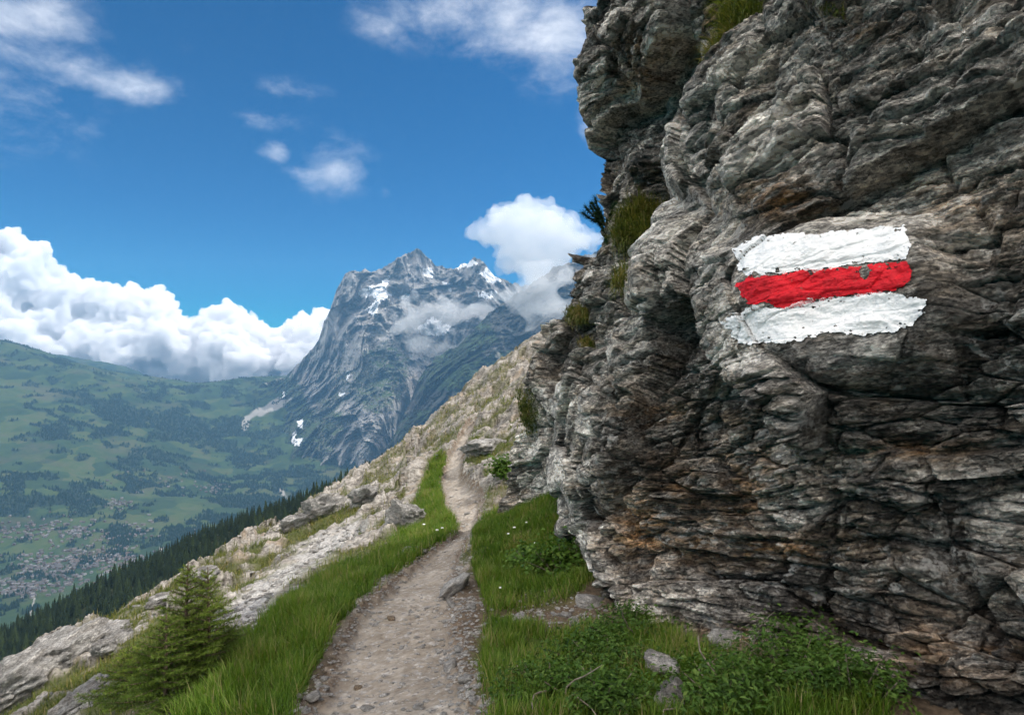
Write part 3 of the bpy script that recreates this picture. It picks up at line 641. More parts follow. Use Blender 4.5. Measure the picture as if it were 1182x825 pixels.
FOREST = [(160, 485, 90, 30, 1), (240, 500, 50, 26, .8), (75, 490, 40, 14, .6), (60, 575, 60, 13, 1), (20, 560, 40, 16, .8), (95, 590, 34, 9, .8), (90, 525, 40, 9, .5), (135, 610, 16, 24, .9), (155, 565, 14, 30, .5), (205, 615, 50, 26, .8), (260, 560, 50, 14, .5), (290, 545, 30, 25, .7), (310, 580, 60, 22, 1), (360, 555, 60, 14, 1), (300, 505, 28, 18, .7), (345, 500, 30, 22, .5), (250, 450, 60, 9, .6), (20, 592, 22, 8, .7), (10, 650, 25, 12, .6), (70, 610, 12, 5, .8), (250, 595, 30, 14, .8), (180, 520, 60, 14, .4), (60, 420, 60, 8, .35), (390, 530, 40, 20, .8), (270, 590, 40, 20, .6), (130, 450, 60, 8, .35)]
def vheight(X, Y, full=False):
    z = _vz(np.stack([X, Y], -1) / 1000); P = np.stack([X, Y, z], -1)
    z = z + fbm(P * (1 / 900, 1 / 900, 0), 4, 401) * 42 * sstep(Y, 3500, 6500) + ridged(P * (1 / 1500, 1 / 2600, 0), 3, 411) * 35 * sstep(Y, 5000, 8000)
    if not full: return z
    P = np.stack([X, Y, z], -1); px, py = proj(P); f = np.zeros(X.shape)
    for a, b, rx, ry, s in FOREST: f = np.maximum(f, s * np.exp(-((px - a) / rx) ** 2 * .8 - ((py - b) / ry) ** 2 * .8))
    nz = fbm(P * (1 / 420, 1 / 520, 0), 6, 421, .68)
    fr = sstep(f * .95 + nz * .95 - .12, .38, .50)
    tr = fbm(P * (1 / 160, 1 / 260, 0), 3, 431); fr = np.maximum(fr, sstep(tr + f * .3, .42, .52) * .8)
    L = np.full(X.shape, 1e9)
    for ln, wd in (([(332, 460), (318, 470), (300, 474), (285, 483), (283, 492)], 3.5), ([(322, 462), (300, 478)], 4), ([(325, 566), (331, 578)], 2.5), ([(186, 632), (186, 642)], 2), ([(34, 712), (40, 690)], .8), ([(215, 622), (225, 612)], 2)):
        L = np.minimum(L, polydist(px, py, ln, False) / wd)
    sc = sstep(1.25 + nz * .5 - L, 0, .5)
    return z, fr, sc, px, py
def build_valley():
    us = np.linspace(-200, 720, 760); Ys = np.exp(np.linspace(math.log(1900), math.log(11600), 620))
    U, Yg = np.meshgrid((us - 591) / FPX, Ys); X = U * Yg; z, fr, sc, px, py = vheight(X, Yg, True)
    V = np.stack([X, Yg, z], -1).reshape(-1, 3)
    obj('valley', mesh_np('valley', V, grid_faces(*X.shape)[:, ::-1][:, ::-1], [M['terrain']], dict(forest=fr, scree=sc)), kind='structure', label='broad green alpine valley with meadows rising to a pass', cat='valley')
    return X, Yg, z, fr, sc, px, py
VAL = build_valley()

def relief(name, sil, bottom, dep, amp, seed, label, marks, res=.8, jag=3.0, mk='mountain', nscale=(1 / 380, 1 / 380, 1 / 1300)):
    """a mountain front: crest line, depth control points (km), ridge and gully relief, and a back slope"""
    x0, x1 = sil[0][0], sil[-1][0]; us = np.arange(x0, x1 + .01, res); top = np.interp(us, [a for a, b in sil], [b for a, b in sil])
    bot = np.interp(us, [a for a, b in bottom], [b for a, b in bottom]); nv = int((bot - top).max() / res); t = np.linspace(0, 1, nv)
    c3 = np.stack([us * .09, us * 0, us * 0 + seed], -1); top = top + fbm(c3, 4, seed, .55) * jag - np.abs(perlin(c3 * 3.1, seed + 9)) * jag * .7
    PX = np.broadcast_to(us[None], (nv, len(us))); PY = top[None] + t[:, None] * (bot - top)[None]
    f = tps([(a, b) for a, b, c in dep], [c for a, b, c in dep], .001); D = f(np.stack([PX, PY], -1)) * 1000
    P = at(PX, PY, D); q = P.reshape(-1, 3)
    w = np.stack([fbm(q / 700, 2, seed + 20), fbm(q / 700, 2, seed + 22), fbm(q / 700, 2, seed + 24)], -1) * .14
    r = ridged(q * nscale + w, 6, seed + 30, .56) * .55 + fbm(q / 160, 4, seed + 40, .55) * .14 + np.abs(fbm(q * (1 / 1500, 1 / 1500, 1 / 130), 3, seed + 50)) * -.07
    F1, E, ID, Vc, O = cells(q * (1 / 620, 1 / 620, 1 / 1500) + w + 2.2, seed); F2, E2, ID2, Vd, O2 = cells(q * (1 / 210, 1 / 210, 1 / 460) + w + 5, seed + 1)
    r = r * .75 + (Vc * O).sum(1) * .75 + (Vd * O2).sum(1) * .25 + (ID2 - .5) * .10
    D2 = D - amp * (r.reshape(D.shape) - .35)
    P = at(PX, PY, D2)
    bk = [P[:1] + np.array([60 * k, 220 * k, -150.0 * k ** 1.2]) for k in (5, 3, 1.6, .8, .3)]
    A = np.concatenate(bk + [P], 0); ax, ay = proj(A)
    at_ = {}
    nz = fbm(A / (90, 90, 60), 4, seed + 60)
    for key in ('snow', 'green', 'scree'):
        o = np.zeros(A.shape[:2])
        for poly, val in marks.get(key, []):
            o = np.maximum(o, val * sstep(sdpoly(ax, ay, poly) + nz * (5 if key != 'snow' else 3), -2.5, 2.5))
        at_[key] = o
    obj(name, mesh_np(name, A.reshape(-1, 3), grid_faces(*A.shape[:2]), [M[mk]], at_, smooth=False), kind='structure', label=label, cat='mountain')
zz = lambda L: [(280 + a / 2.577, 230 + b / 2.577) for a, b in L]
relief('mountain', [(296, 446), (312, 440), (328, 436), (345, 420), (360, 402), (368, 392), (374, 374), (381, 358), (388, 336), (398, 317), (405, 314), (420, 312), (432, 313), (441, 310), (455, 301), (467, 294), (474, 292), (480, 288), (486, 290), (493, 297), (502, 306), (514, 309), (524, 311), (532, 305), (540, 304), (548, 298), (556, 301), (565, 312), (578, 322), (600, 330), (640, 330), (700, 330), (760, 318), (830, 326), (960, 350)],
       [(296, 455), (320, 505), (345, 540), (420, 550), (470, 555), (960, 555)],
       [(300, 445, 9.4), (330, 440, 9.2), (368, 392, 9.0), (398, 317, 9.2), (440, 310, 9.4), (480, 288, 9.4), (515, 308, 9.6), (550, 298, 9.3), (600, 330, 9.6), (700, 330, 9.6),
        (320, 500, 8.0), (345, 540, 7.2), (340, 470, 8.3), (375, 470, 7.9), (400, 530, 6.9), (420, 550, 6.7), (420, 450, 7.8), (440, 400, 8.2), (445, 470, 7.3), (470, 440, 7.8), (430, 520, 6.9), (490, 410, 8.4), (480, 500, 8.0), (405, 380, 8.5), (395, 430, 8.3), (430, 335, 8.9), (415, 345, 9.0), (470, 330, 9.1), (520, 340, 9.0), (560, 370, 8.5), (600, 400, 8.6), (540, 420, 8.5), (700, 400, 8.6), (700, 555, 8), (540, 520, 8.2), (960, 350, 9.6), (960, 555, 8), (830, 330, 9.6), (830, 450, 8.5)],
       430, 501, 'massive grey rock peak with snow patches rising above the valley head',
       dict(snow=[(zz([(345, 270), (400, 255), (437, 233), (425, 265), (440, 285), (412, 305), (388, 348), (368, 330), (400, 300), (385, 285), (350, 292)]), 1), (zz([(530, 200), (565, 210), (565, 235), (540, 225)]), .75), (zz([(620, 205), (690, 178), (700, 190), (650, 205)]), 1), (zz([(700, 215), (740, 200), (768, 245), (740, 250)]), .8), (zz([(595, 248), (625, 250), (620, 272)]), .8), (zz([(470, 285), (500, 278), (495, 298), (475, 296)]), .6), (zz([(515, 385), (560, 350), (640, 385), (600, 405), (540, 405)]), .62), (zz([(700, 275), (760, 275), (740, 300), (700, 290)]), .7),
                  (zz([(163, 660), (180, 658), (178, 682), (164, 682)]), 1), (zz([(130, 735), (150, 712), (178, 712), (176, 728)]), 1), (zz([(308, 510), (316, 508), (316, 535), (310, 535)]), .9), (zz([(288, 582), (303, 572), (304, 580), (292, 588)]), .9), (zz([(150, 690), (160, 685), (156, 715), (148, 715)]), .8), (zz([(118, 570), (128, 568), (124, 590), (117, 590)]), .8)],
            green=[(zz([(30, 560), (150, 520), (210, 640), (230, 700), (150, 800), (60, 720)]), .75), (zz([(330, 470), (430, 420), (500, 470), (470, 620), (400, 640), (330, 600)]), .38), (zz([(200, 620), (320, 640), (260, 760), (180, 760)]), .5), (zz([(240, 690), (330, 560), (300, 480), (220, 600)]), .3)],
            scree=[(zz([(20, 650), (60, 615), (140, 585), (148, 595), (80, 620)]), .8), (zz([(250, 800), (300, 740), (400, 700), (370, 760), (320, 800)]), .5)]))
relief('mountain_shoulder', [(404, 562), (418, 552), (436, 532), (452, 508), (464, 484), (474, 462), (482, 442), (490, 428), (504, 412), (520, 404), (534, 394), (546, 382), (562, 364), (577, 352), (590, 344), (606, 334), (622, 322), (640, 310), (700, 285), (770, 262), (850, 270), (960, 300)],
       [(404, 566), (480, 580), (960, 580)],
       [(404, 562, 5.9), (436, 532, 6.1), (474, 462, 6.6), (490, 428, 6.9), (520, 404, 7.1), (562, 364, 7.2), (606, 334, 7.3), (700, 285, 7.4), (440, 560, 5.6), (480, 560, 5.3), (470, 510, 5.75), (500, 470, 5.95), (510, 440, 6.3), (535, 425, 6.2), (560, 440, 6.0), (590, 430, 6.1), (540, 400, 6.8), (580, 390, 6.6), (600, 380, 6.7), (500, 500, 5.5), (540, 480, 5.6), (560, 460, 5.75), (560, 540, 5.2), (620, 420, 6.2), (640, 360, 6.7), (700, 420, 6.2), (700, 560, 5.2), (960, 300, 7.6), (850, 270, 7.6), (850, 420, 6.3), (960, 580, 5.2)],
       300, 551, 'cliffed mountain flank, coloured darker for shade, with a green terrace in front of the snowy peak',
       dict(green=[(zz([(540, 420), (640, 330), (700, 300), (760, 420), (560, 560), (480, 620), (330, 800), (300, 790), (420, 640)]), .42), (zz([(560, 560), (640, 500), (760, 450), (860, 470), (860, 560), (700, 560), (600, 570)]), .8), (zz([(330, 800), (470, 640), (560, 620), (640, 640), (600, 760), (400, 820)]), .45)], scree=[(zz([(750, 440), (756, 440), (768, 490), (762, 490)]), .6)]), mk='mountain_shaded', nscale=(1 / 380, 1 / 380, 1 / 700))
def build_far_ridge():
    us = np.linspace(-60, 260, 160); pts = [(-60, 400), (0, 402), (60, 408), (110, 416), (150, 424), (175, 436), (260, 452)]
    top = np.interp(us, [p[0] for p in pts], [p[1] for p in pts]); rows = []
    for k, (dy, D) in enumerate(((60, 10900), (30, 11050), (12, 11250), (4, 11400), (0, 11550), (3, 11650), (20, 11750))):
        rows.append(at(us, top + dy + fbm(np.stack([us * .07, us * 0 + k, us * 0], -1), 3, 601) * 1.2, np.full(len(us), D)))
    P = np.stack(rows)[::-1]
    obj('far_hill', mesh_np('far_hill', P.reshape(-1, 3), grid_faces(*P.shape[:2]), [M['terrain']], dict(forest=np.full(P.shape[:2], .35), scree=np.zeros(P.shape[:2]))), kind='structure', label='distant blue green ridge behind the grassy pass', cat='hill')
build_far_ridge()

def build_clouds():
    m, N, out = mat('cumulus'); v = N.new('ShaderNodeVolumePrincipled', i_Color=(.955, .955, .965, 1), i_Density=.013, i_Anisotropy=0.0); N.l.new(v.outputs[0], out.inputs[1])
    m2, N, out = mat('mist'); v = N.new('ShaderNodeVolumePrincipled', i_Color=(.965, .965, .97, 1), i_Density=.0036); N.l.new(v.outputs[0], out.inputs[1])
    m3, N, out = mat('thin_mist'); v = N.new('ShaderNodeVolumePrincipled', i_Color=(1, 1, 1, 1), i_Density=.0026); N.l.new(v.outputs[0], out.inputs[1])
    m4, N, out = mat('faint_mist'); v = N.new('ShaderNodeVolumePrincipled', i_Color=(1, 1, 1, 1), i_Density=.0009); N.l.new(v.outputs[0], out.inputs[1])
    def blob(name, balls, voxel, rough, m, label, cat, seed, kind=None):
        parts = []
        import bmesh
        bm = bmesh.new(); bmesh.ops.create_icosphere(bm, subdivisions=3, radius=1); bm.verts.ensure_lookup_table()
        S = np.array([v.co[:] for v in bm.verts]); F = np.array([[v.index for v in f.verts] for f in bm.faces]); bm.free()
        for c, r in balls: parts.append((S * r + c, F))
        V, F = join(parts); me = mesh_np(name, V, F); o = obj(name, me)
        md = o.modifiers.new('r', 'REMESH'); md.mode = 'VOXEL'; md.voxel_size = voxel
        dg = bpy.context.evaluated_depsgraph_get(); ev = o.evaluated_get(dg); em = ev.to_mesh()
        n = len(em.vertices); V = np.empty(n * 3, np.float32); em.vertices.foreach_get('co', V); V = V.reshape(-1, 3).astype(float)
        Nn = np.empty(n * 3, np.float32); em.vertices.foreach_get('normal', Nn); Nn = Nn.reshape(-1, 3)
        F = np.empty(len(em.loops), np.int32); em.loops.foreach_get('vertex_index', F); F = F.reshape(-1, 4); ev.to_mesh_clear()
        o.modifiers.clear()
        b = 0
        for k, (sc, a) in enumerate(rough): b = b + a * (2.6 * np.abs(perlin(V / sc, seed + k)) - .7)
        V = V + Nn * b[:, None]
        o.data = mesh_np(name, V, F); md = o.modifiers.new('r', 'REMESH'); md.mode = 'VOXEL'; md.voxel_size = voxel * .62
        dg = bpy.context.evaluated_depsgraph_get(); ev = o.evaluated_get(dg); em = ev.to_mesh(); n = len(em.vertices); V = np.empty(n * 3, np.float32); em.vertices.foreach_get('co', V)
        F = np.empty(len(em.loops), np.int32); em.loops.foreach_get('vertex_index', F); ev.to_mesh_clear(); o.modifiers.clear()
        o.data = mesh_np(name, V.reshape(-1, 3), F.reshape(-1, 4), [m]); o['label'] = label; o['category'] = cat
        if kind: o['kind'] = kind
        bpy.data.meshes.remove(me)
        return o
    r = np.random.default_rng(5)
    TOP = [(-260, 230), (-60, 245), (0, 262), (38, 272), (58, 300), (100, 316), (135, 332), (165, 326), (185, 328), (195, 348), (215, 368), (245, 350), (280, 352), (312, 378), (335, 376), (352, 362), (378, 350), (392, 362), (402, 385)]
    tx, ty = zip(*TOP); balls = []
    for px in np.arange(-200, 396, 5.0):
        t = np.interp(px, tx, ty)
        for k in range(7):
            rr = r.uniform(9, 15) if k < 3 else r.uniform(14, 30)
            py = t + rr * 1.25 + (r.uniform(0, 8) if k < 3 else r.uniform(0, 1) * max(5, 445 - t - 2 * rr))
            D = 15000 + r.uniform(-900, 900) - (py - t) * 9; balls.append((at(px + r.uniform(-4, 4), py, D), rr * D / FPX))
    blob('cloud', balls, 42, [(620, 120), (270, 80), (130, 62), (66, 40)], m, 'long bright white cumulus cloud bank behind the grassy pass', 'cloud', 701)
    def lumps(L, D, n, rs, dj=250):
        b = []
        for cx, cy, rx, ry in L:
            for k in range(n):
                a = r.normal(size=2) * .5; b.append((at(cx + a[0] * rx, cy + a[1] * ry, D + r.uniform(-dj, dj)), r.uniform(*rs) * D / FPX))
        return b
    blob('cloud', lumps([(592, 258, 22, 18), (606, 272, 34, 26), (632, 278, 28, 24), (602, 252, 24, 14), (608, 296, 34, 20), (650, 270, 24, 18), (600, 268, 30, 20)], 8700, 26, (9, 17)), 36, [(330, 90), (140, 55), (65, 30)], m2, 'white puffy cloud floating beside the snowy peak', 'cloud', 721)
    blob('mist', lumps([(520, 352, 50, 16), (545, 362, 34, 14), (490, 365, 34, 14), (470, 375, 18, 12)], 8050, 24, (4, 9), 120), 40, [(260, 60), (110, 30)], m3, 'thin white mist drifting across the face of the peak', 'mist', 741)
    blob('mist', lumps([(505, 400, 44, 11), (535, 403, 30, 10), (478, 396, 24, 11)], 7700, 22, (5, 8), 160), 40, [(260, 70), (110, 40)], m4, 'low grey mist lying at the foot of the snowy slope', 'mist', 751)
    blob('mist', lumps([(620, 330, 40, 20), (600, 345, 28, 14), (640, 360, 30, 20), (635, 310, 30, 14)], 6350, 24, (5, 11), 130), 36, [(260, 60), (110, 30)], m3, 'pale mist veiling the shoulder right of the peak', 'mist', 761)
    blob('mist', lumps([(372, 392, 9, 18), (382, 378, 10, 12)], 8350, 16, (3, 6), 120), 36, [(200, 60), (90, 30)], m4, 'small mist wisp clinging to the left edge of the peak', 'mist', 771)
build_clouds()
def build_haze():
    x0, x1, y0, y1, z0, z1 = -12600, 7200, -60, 12200, -1420, 2080
    V = np.array([[x, y, z] for x in (x0, x1) for y in (y0, y1) for z in (z0, z1)], float)
    F = np.array([[0, 1, 3, 2], [4, 6, 7, 5], [0, 4, 5, 1], [2, 3, 7, 6], [0, 2, 6, 4], [1, 5, 7, 3]])
    m, N, out = mat('haze'); v = N.new('ShaderNodeVolumePrincipled', i_Color=(.30, .62, 1, 1), i_Density=3.3e-5, i_Anisotropy=.1); N.l.new(v.outputs[0], out.inputs[1])
    obj('haze', mesh_np('haze', V, F, [m], smooth=False), kind='stuff', label='pale blue summer haze filling the valley air', cat='haze')
build_haze()

# ------------------------------------------------------------------ woods and village far below
def cone_tree(h, r, seed, layers=8, sides=9):
    g = np.random.default_rng(seed); V = []; F = []
    for i in range(layers):
        t = i / layers; zb = h * (.06 + .90 * t); zt = min(h, zb + h * (.24 - .08 * t)); rr = r * (1 - t) ** .82 * g.uniform(.85, 1.12) + .02 * h * (1 - t)
        o = len(V); V.append((g.normal() * .01 * h, g.normal() * .01 * h, zt)); n = sides
        ph = g.uniform(0, 6)
        for j in range(2 * n):
            a = ph + j * math.pi / n; q = rr * (g.uniform(.85, 1.2) if j % 2 == 0 else g.uniform(.42, .62))
            V.append((math.cos(a) * q, math.sin(a) * q, zb + (0 if j % 2 == 0 else .06 * h) - g.uniform(0, .03) * h))
        for j in range(2 * n): F.append((o, o + 1 + j, o + 1 + (j + 1) % (2 * n)))
    return np.array(V), np.array(F)
def conifer_material(name, a, b):
    m, N, out = mat(name); inf = N.new('ShaderNodeObjectInfo').outputs['Random']; g = N.new('ShaderNodeNewGeometry').outputs['Position']
    c = N.ramp(N.math('ADD', N.math('MULTIPLY', inf, .5), N.math('MULTIPLY', N.noise(g, .12, 4, .6), .5)), [(.25, a), (.75, b)])
    surf(N, out, c, .9); return m
M['conifer'] = conifer_material('conifer_needles', (.010, .020, .009), (.034, .052, .018))
M['far_conifer'] = conifer_material('far_conifer', (.009, .022, .012), (.020, .038, .018))
HP = [(-150, 830, 880), (0, 760, 900), (100, 706, 900), (190, 655, 900), (260, 624, 900), (330, 604, 890), (400, 575, 870), (445, 552, 850), (520, 520, 830), (-150, 900, 560), (0, 815, 600), (190, 715, 600), (330, 655, 600), (440, 595, 600), (520, 560, 600), (0, 900, 330), (190, 790, 330), (330, 730, 330), (440, 660, 330), (560, 600, 330)]
hx = np.array([list(at(*p)) for p in HP] + [[-760, 1150, -560], [-500, 1150, -480], [-200, 1120, -360], [-1000, 1150, -700], [-900, 1000, -560]]); _hz = tps(hx[:, :2] / 100, hx[:, 2], .01)
def hillz(X, Y):
    P = np.stack([X, Y, X * 0], -1); return _hz(np.stack([X, Y], -1) / 100) + fbm(P / 90, 4, 801) * 6
def build_woods():
    U, Yg = np.meshgrid((np.linspace(-150, 540, 180) - 591) / FPX, np.exp(np.linspace(math.log(260), math.log(1120), 150))); X = U * Yg; z = hillz(X, Yg)
    m, N, out = mat('forest_floor'); surf(N, out, N.ramp(N.noise(N.new('ShaderNodeNewGeometry').outputs['Position'], .05, 6, .6), [(.4, (.012, .02, .008)), (.6, (.035, .045, .018))]), .95)
    obj('wooded_hill', mesh_np('wooded_hill', np.stack([X, Yg, z], -1).reshape(-1, 3), grid_faces(*X.shape), [m]), kind='structure', label='steep wooded hillside below the rocky slope', cat='hill')
    g = np.random.default_rng(21); pts = []; vis = []
    n = 5200; px = g.uniform(-20, 480, n); Y = np.sqrt(g.uniform(440 ** 2, 960 ** 2, n)); X = (px - 591) / FPX * Y; z = hillz(X, Y); h = g.uniform(13, 22, n) * (1 - .25 * (Y < 560))
    q1, ty = proj(np.stack([X, Y, z + h], -1)); sk = np.array([skyline_py(a) for a in q1])
    ok = (ty < sk + 3) & (q1 > -8) & (ty < 826); idx = np.where(ok)[0]
    # thin out so that the stems keep a few metres apart
    keep = []; used = {}
    for i in idx:
        k = (int(X[i] // 5.2), int(Y[i] // 7)); 
        if k in used: continue
        used[k] = 1; keep.append(i)
    keep = np.array(keep); order = keep[np.argsort(-(h[keep] / Y[keep]))]
    kinds = []
    for k in range(5):
        V, F = cone_tree(1, .155 + .02 * (k % 3), 900 + k, 9, 8); tv, tf = tube([(0, 0, -.12), (0, 0, .3)], [.014, .010], 5)
        kinds.append((mesh_np('crown', V, F, [M['conifer']], smooth=False), mesh_np('trunk', tv, tf, [M['bark']])))
    for i in order[:300]:
        k = kinds[g.integers(5)]; s = h[i] * g.uniform(.72, 1.18)
        o = obj('conifer', k[0], None, (X[i], Y[i], z[i]), 'dark green conifer in the wood below the rocky slope', 'tree', 'conifers in the wood below the slope')
        o.rotation_euler = (g.normal() * .02, g.normal() * .02, g.uniform(0, 6.28)); o.scale = (s * g.uniform(.85, 1.2), s * g.uniform(.85, 1.2), s)
    rest = order[300:]; parts = []
    base = [cone_tree(1, .165, 950 + k, 7, 6) for k in range(4)]
    for i in rest:
        V, F = base[g.integers(4)]; a = g.uniform(0, 6.28); c, s_ = math.cos(a), math.sin(a); Rm = np.array([[c, -s_, 0], [s_, c, 0], [0, 0, 1]])
        parts.append(((V @ Rm.T) * h[i] + (X[i], Y[i], z[i]), F))
    if parts:
        V, F = join(parts); obj('wood', mesh_np('wood', V, F, [M['conifer']], smooth=False), kind='stuff', label='dense dark conifer wood on the hillside below the slope', cat='wood')
build_woods()
def build_valley_trees():
    X, Yg, z, fr, sc, px, py = VAL; g = np.random.default_rng(31)
    area = (Yg ** 2); w = fr * np.where((px > -25) & (px < 470) & (py < 730), 1, 0) * area ** .5; w = w / w.sum(); n = 24000
    id_ = g.choice(X.size, n, p=w.ravel()); gy, gx_ = np.unravel_index(id_, X.shape)
    x = X.ravel()[id_] + g.uniform(-1, 1, n) * Yg.ravel()[id_] * .0008; y = Yg.ravel()[id_] * (1 + g.uniform(-1, 1, n) * .0015); zz_ = vheight(x, y)
    h = g.uniform(14, 26, n); r = h * g.uniform(.2, .32, n); sd = 5; an = np.arange(sd) * 2 * math.pi / sd; ph = g.uniform(0, 6, n)
    ring = np.stack([x[:, None] + r[:, None] * np.cos(an + ph[:, None]), y[:, None] + r[:, None] * np.sin(an + ph[:, None]), np.broadcast_to(zz_[:, None] - 1, (n, sd))], -1)
    mid = np.stack([x[:, None] + r[:, None] * .7 * np.cos(an + ph[:, None]), y[:, None] + r[:, None] * .7 * np.sin(an + ph[:, None]), np.broadcast_to((zz_ + h * .45)[:, None], (n, sd))], -1)
    apex = np.stack([x, y, zz_ + h], -1)[:, None]
    V = np.concatenate([ring, mid, apex], 1).reshape(-1, 3); b = np.arange(n)[:, None] * (2 * sd + 1); j = np.arange(sd); k = (j + 1) % sd
    F1 = np.stack([b + j, b + k, b + sd + k, b + sd + j], -1).reshape(-1, 4); F2 = np.stack([b + sd + j, b + sd + k, np.broadcast_to(b + 2 * sd, (n, sd))], -1).reshape(-1, 3)
    obj('valley_forest', mesh_np('valley_forest', V, [F1, F2], [M['far_conifer']], smooth=False), kind='stuff', label='dark forest patches scattered over the valley meadows', cat='forest')
build_valley_trees()
def build_village():
    g = np.random.default_rng(41)
    ZONES = [(60, 660, 52, 20, 190), (20, 680, 30, 12, 90), (115, 645, 40, 16, 120), (80, 615, 60, 14, 110), (150, 648, 14, 10, 40), (138, 582, 14, 5, 30), (248, 565, 18, 5, 36), (30, 612, 30, 10, 50), (185, 560, 60, 18, 30), (60, 640, 90, 40, 60), (165, 610, 20, 14, 26)]
    L = []
    for cx, cy, rx, ry, n in ZONES:
        for k in range(n): a = g.normal(size=2) * .55; L.append((cx + a[0] * rx, cy + a[1] * ry))
    L = np.array(L); Ys = np.exp(np.linspace(math.log(2500), math.log(9500), 260)); X0, Z0 = pxdir(L[:, 0], L[:, 1])
    gz_ = vheight((X0[:, None] * Ys[None]).ravel(), np.broadcast_to(Ys, (len(L), 260)).ravel().copy()).reshape(len(L), 260)
    k = np.argmax(gz_ > Z0[:, None] * Ys[None], 1); Y = Ys[k]; P = np.stack([X0 * Y, Y, gz_[np.arange(len(L)), k]], -1)
    wc = [(.10, .065, .04), (.16, .11, .07), (.22, .20, .17), (.17, .14, .115), (.30, .285, .26)]; rc = [(.075, .07, .068), (.11, .085, .075), (.15, .145, .145), (.085, .08, .08)]
    wm = [plain('house_wall', c) for c in wc]; rm = [plain('house_roof', c) for c in rc]
    def house(w, d, h, rh):
        V = [(-w, -d, -2), (w, -d, -2), (w, d, -2), (-w, d, -2), (-w, -d, h), (w, -d, h), (w, d, h), (-w, d, h), (-w, 0, h + rh), (w, 0, h + rh)]
        e = 1.16; y = d * e; dz = -rh * (e - 1)
        V += [(-w * e, -y, h + dz + .3), (w * e, -y, h + dz + .3), (w * e, 0, h + rh + .3), (-w * e, 0, h + rh + .3), (w * e, y, h + dz + .3), (-w * e, y, h + dz + .3)]
        Q = [(0, 1, 5, 4), (1, 2, 6, 5), (2, 3, 7, 6), (3, 0, 4, 7), (10, 11, 12, 13), (13, 12, 14, 15)]; T = [(4, 8, 7), (5, 6, 9)]
        return np.array(V, float), np.array(Q), np.array(T)
    protos = []
    for i in range(14):
        w, d, h = g.uniform(6, 10), g.uniform(5, 8), g.uniform(5, 9); V, Q, T = house(w, d, h, d * .55)
        protos.append(mesh_np('chalet', V, [Q, T], [wm[g.integers(5)], rm[g.integers(4)]], smooth=False, matidx=[0, 0, 0, 0, 1, 1, 0, 0]))
    order = np.argsort(Y); rest = []
    for c, i in enumerate(order):
        a = g.choice([.3, 1.9]) + g.normal() * .35
        if c < 300:
            o = obj('chalet', protos[g.integers(14)], None, tuple(P[i]), 'tiny pitched-roof house in the valley village far below', 'house', 'houses of the valley village'); o.rotation_euler = (0, 0, a)
        else: rest.append((P[i], a))
    parts, mi, Vs, Qs, Ts, o = [], [], [], [], [], 0
    for p, a in rest:
        V, Q, T = house(g.uniform(6, 10), g.uniform(5, 8), g.uniform(5, 9), 4); c, s_ = math.cos(a), math.sin(a)
        Vs.append(V @ np.array([[c, -s_, 0], [s_, c, 0], [0, 0, 1]]).T + p); Qs.append(Q + o); Ts.append(T + o); o += len(V)
    mi = np.concatenate([np.tile([0, 0, 0, 0, 1, 1], len(rest)), np.zeros(2 * len(rest))])
    mi2 = mi.copy(); rep_ = g.integers(0, 3, len(rest)); mi2[:6 * len(rest)] = (mi[:6 * len(rest)].reshape(-1, 6) + 2 * rep_[:, None]).ravel()
    obj('village', mesh_np('village', np.concatenate(Vs), [np.concatenate(Qs), np.concatenate(Ts)], [wm[0], rm[0], wm[2], rm[1], wm[3], rm[2]], smooth=False, matidx=mi2), kind='stuff', label='remaining far houses sprinkled over the valley meadows', cat='village')
build_village()

# ------------------------------------------------------------------ grass, herbs and other plants beside the trail
def blades(P, h, w, lean, az, tint, seg=3, curl=.55):
    """grass blades: roots P (n,3); returns vertices, faces, tint"""
    n = len(P); t = np.linspace(0, 1, seg + 1); d = np.stack([np.cos(az), np.sin(az), 0 * az], -1); sdv = np.stack([-np.sin(az), np.cos(az), 0 * az], -1)
    ang = lean[:, None] + curl * t[None] ** 1.5 * (lean[:, None] + .35); st = h[:, None] / seg
    dx = np.cumsum(np.concatenate([np.zeros((n, 1)), np.sin(ang[:, 1:]) * st], 1), 1); dz = np.cumsum(np.concatenate([np.zeros((n, 1)), np.cos(ang[:, 1:]) * st], 1), 1)
    C = P[:, None] + dx[..., None] * d[:, None]; C[..., 2] += dz
    ww = w[:, None] * (1 - t[None] ** 1.6) * .5
    L = C - ww[..., None] * sdv[:, None]; Rr = C + ww[..., None] * sdv[:, None]
    V = np.concatenate([np.stack([L[:, :-1], Rr[:, :-1]], 2).reshape(n, -1, 3), C[:, -1:]], 1); m = 2 * seg + 1; b = np.arange(n)[:, None] * m
    i = np.arange(seg - 1); Q = np.stack([b + 2 * i, b + 2 * i + 1, b + 2 * i + 3, b + 2 * i + 2], -1).reshape(-1, 4); T = np.stack([b[:, 0] + 2 * seg - 2, b[:, 0] + 2 * seg - 1, b[:, 0] + 2 * seg], -1)
    return V.reshape(-1, 3), [Q, T], np.repeat(tint, m)
_gA = None
def sample_ground(weight, n, seed):
    g = np.random.default_rng(seed); P = GROUND_P
    a = np.linalg.norm(np.cross(P[1:, :-1] - P[:-1, :-1], P[:-1, 1:] - P[:-1, :-1]), axis=-1)
    w = a * weight[:-1, :-1]; w = w / w.sum(); id_ = g.choice(w.size, n, p=w.ravel()); i, j = np.unravel_index(id_, w.shape); u, v = g.random(n)[:, None], g.random(n)[:, None]
    return P[i, j] * (1 - u) * (1 - v) + P[i + 1, j] * u * (1 - v) + P[i, j + 1] * (1 - u) * v + P[i + 1, j + 1] * u * v, i, j, g
